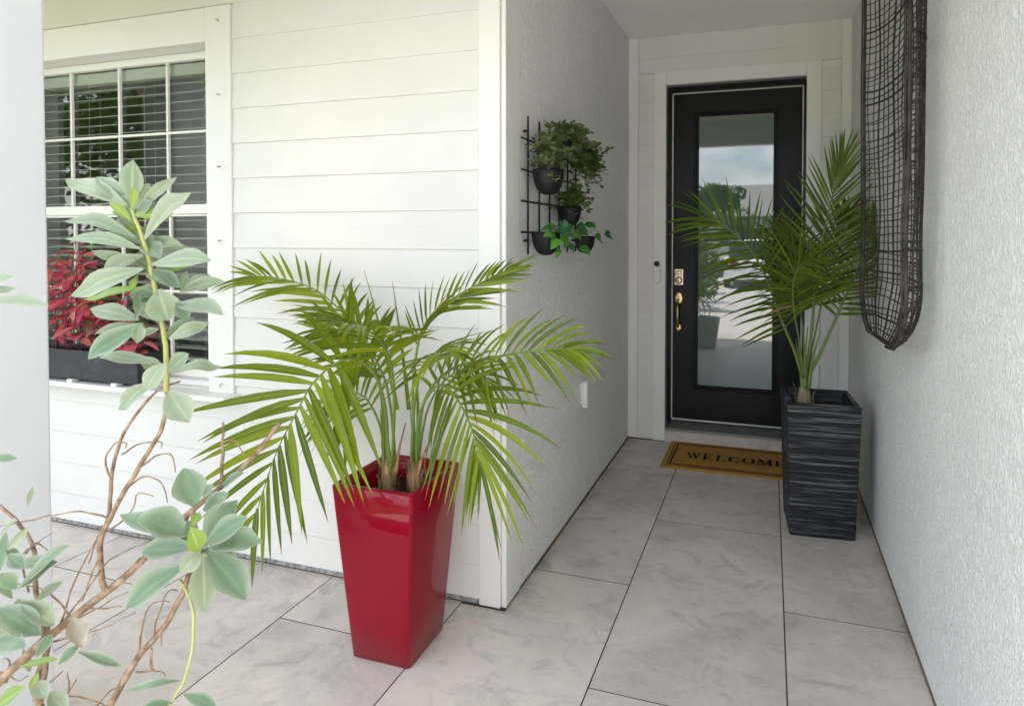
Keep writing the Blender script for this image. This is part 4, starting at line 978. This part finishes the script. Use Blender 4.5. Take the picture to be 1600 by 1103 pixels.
# house mass: roof and garage keep the light out as the real house does
hr = empty('house_roof', (-1, 4, ZC+.12)); tag(hr, 'brown shingle roof over the porch and entry', 'roof')
RV = [(-6.4, .56, 2.99), (7.2, .56, 2.99), (7.2, 11.5, 2.99), (-6.4, 11.5, 2.99), (-2.5, 5.9, 5.2), (3.4, 5.9, 5.2)]
meshobj('shingle_slopes', RV, [(0, 1, 5, 4), (1, 2, 5), (2, 3, 4, 5), (3, 0, 4), (3, 2, 1, 0)], M_ROOF, hr, (-1, 4, 3))
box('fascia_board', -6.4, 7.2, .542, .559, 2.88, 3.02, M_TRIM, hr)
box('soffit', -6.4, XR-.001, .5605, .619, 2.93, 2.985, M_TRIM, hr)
gr = empty('garage_block', (3.5, -3.2, 0)); tag(gr, 'pale stucco garage block beside the front walk', 'garage')
box('garage_wall', XR+.251, 6.4, -3.2, 4.6, -.13, 2.9, M_STUCCO, gr)
meshobj('garage_roof', [(XR-.35, -3.6, 2.905), (6.9, -3.6, 2.905), (6.9, .54, 2.905), (XR-.35, .54, 2.905), (3.5, -1.6, 4.4), (3.5, .54, 4.4)], [(0, 1, 4), (1, 2, 5, 4), (3, 0, 4, 5), (2, 3, 5), (3, 2, 1, 0)], M_ROOF, gr, (3.5, -1.6, 2.9))
back = box('house_back_wall', -5.8, 6.4, 5.75, 5.95, -.13, 2.9, M_STUCCO); tag(back, 'stucco outer wall at the back of the house', 'wall')
side = box('house_side_wall', -5.9, -5.71, 2.16, 5.74, -.13, 2.9, M_STUCCO); tag(side, 'stucco outer wall at the far left of the house', 'wall')

M_TREELEAF = mk_leaf('tree_leaf', (.055, .11, .025), (.04, .085, .018), trans=.25); M_TREELEAF2 = mk_leaf('bush_leaf', (.09, .17, .03), (.06, .12, .02), trans=.25)
def leafcloud(name, c, rad, n, size, mm, parent, seed, lumps=14):
    r = random.Random(seed); V, Fc = [], []
    cl = [(Vector((r.gauss(0, .45)*rad[0], r.gauss(0, .45)*rad[1], r.gauss(0, .42)*rad[2])), r.uniform(.25, .5)) for _ in range(lumps)]
    for i in range(n):
        o, q = cl[r.randrange(lumps)]
        d = Vector((r.gauss(0, 1), r.gauss(0, 1), r.gauss(0, 1))).normalized()*q*r.uniform(.4, 1)**.5
        P = Vector(c)+o+Vector((d.x*rad[0], d.y*rad[1], d.z*rad[2])); a = Vector((r.gauss(0, 1), r.gauss(0, 1), r.gauss(0, 1))).normalized()*size*r.uniform(.6, 1.2); b = a.orthogonal().normalized()*a.length*.55
        k = len(V); V += [P-a, P+b, P+a, P-b]; Fc.append((k, k+1, k+2, k+3))
    o = meshobj(name, V, Fc, mm, parent, c); return o
def tree(name, x, y, h, rad, label, seed, mm=None, n=3200, size=.16):
    e = empty(name, (x, y, -.13)); tag(e, label, 'tree', 'garden trees across the street')
    top = Vector((x, y, h*.62)); tube('trunk', spline([(x, y, -.14), (x+.08, y, h*.25), top], 10), .16, .07, M_BARK, e, 8)
    r = random.Random(seed)
    for k in range(5): tube('limb', spline([(x+.05, y, h*.38), (x+r.uniform(-.5, .5)*rad, y+r.uniform(-.5, .5)*rad, h*.55), (x+r.uniform(-.8, .8)*rad, y+r.uniform(-.8, .8)*rad, h*r.uniform(.6, .85))], 8), .06, .015, M_BARK, e, 6)
    leafcloud('crown', (x, y, h*.70), (rad, rad, h*.32), n, size, mm or M_TREELEAF, e, seed)
tree('oak_tree', -15.5, -7.0, 6.6, 3.4, 'broad dark tree mirrored in the left of the window', 31)
tree('oak_tree', -21.5, -8.5, 7.4, 3.8, 'second dark tree further along the street', 32)
tree('oak_tree', -11.8, -5.6, 4.6, 1.7, 'slender tree mirrored at the right of the window', 35, n=2400, size=.12)
tree('oak_tree', -3.6, -27, 5.2, 2.6, 'small tree across the street from the door', 33)
tree('oak_tree', 4.2, -30, 6.0, 3.0, 'rounded tree by the far house', 34)
def bush(x, y, r, h, label, seed, n=1500, mm=None):
    e = empty('garden_bush', (x, y, -.13)); tag(e, label, 'bush', 'bushes in the front garden')
    tube('stem', [(x, y, -.14), (x, y, h*.5)], .03, .015, M_BARK, e, 6); leafcloud('crown', (x, y, h*.5), (r, r, h*.5), n, .07, mm or M_TREELEAF2, e, seed, 10)
bush(-1.9, -4.2, .75, 1.7, 'tall leafy bush beside the front walk', 41); bush(-2.7, -6.0, .9, 2.0, 'dense bush at the drive edge', 42, mm=M_TREELEAF)
bush(-2.4, -8.5, .7, 1.2, 'low bush by the drive', 43); bush(-3.6, -3.4, .7, 1.3, 'round bush at the corner of the bed', 44); bush(-8.6, -1.6, 1.2, 3.0, 'full bush in front of the far column', 45, mm=M_TREELEAF)
bush(-2.2, -12, 1.2, 2.2, 'big bush near the street', 46, mm=M_TREELEAF)
# parked car on the drive
car = empty('parked_car', (-.5, -12.5, -.11)); tag(car, 'white hatchback car parked on the drive, mirrored in the door', 'car')
M_CARP = mat('white_car_paint', (.72, .73, .74), .25, .5, 0, 1); M_CARG = mat('car_glass', (.02, .025, .03), .05); M_TYRE = mat('tyre', (.02, .02, .02), .85)
def extr(name, prof, x0, x1, mm, inset=0):
    n = len(prof); cy = -12.5
    V = [(x0, cy+y, z-.11) for y, z in prof]+[(x1, cy+y, z-.11) for y, z in prof]
    return meshobj(name, V, [tuple(range(n)), tuple(range(2*n-1, n-1, -1))]+[(i, i+n, (i+1) % n+n, (i+1) % n) for i in range(n)], mm, car, (-.5, cy, 0))
extr('body', [(-2.1, .3), (-2.15, .65), (-1.9, .9), (-.9, .98), (1.6, 1.0), (2.05, .85), (2.1, .3), (1.7, .22), (-1.7, .22)], -1.35, .35, M_CARP)
extr('cabin', [(-.95, .982), (-.25, 1.46), (1.1, 1.48), (1.75, 1.002)], -1.22, .22, M_CARG)
extr('cabin_roof', [(-.28, 1.465), (-.15, 1.53), (1.0, 1.55), (1.15, 1.485)], -1.20, .20, M_CARP)
for wy in (-1.3, 1.35):
    for wx in (-1.37, .19):
        w0 = (wx, -12.5+wy, .21); wv = tube('wheel', [w0, (wx+.18, -12.5+wy, .21)], .32, .32, M_TYRE, car, 20)
        tube('rim', [(wx-.006, -12.5+wy, .21), (wx+.186, -12.5+wy, .21)], .2, .2, M_METAL, wv, 14)
for wx in (-1.15, -.08): box('tail_lamp', wx, wx+.24, -12.5+2.03, -12.5+2.12, .62, .74, M_RED, car, .01)
# house across the street
nh = empty('neighbour_house', (2, -34, -.13)); tag(nh, 'low pale house with grey roof across the street', 'house')
box('wall', -8, 10, -40, -33, -.13, 2.9, M_STUCCO, nh)
meshobj('roof', [(-8.6, -40.5, 2.9), (10.6, -40.5, 2.9), (10.6, -32.4, 2.9), (-8.6, -32.4, 2.9), (-4.5, -36.5, 5.3), (6.5, -36.5, 5.3)], [(0, 1, 5, 4), (1, 2, 5), (2, 3, 4, 5), (3, 0, 4), (3, 2, 1, 0)], M_ROOF, nh, (0, -36, 3))
for xx in (-6, -2, 5):
    w = box('window', xx, xx+1.6, -33.0, -32.95, .9, 2.2, M_TRIM, nh); box('pane', xx+.08, xx+1.52, -32.95, -32.94, .98, 2.12, M_CARG, w)
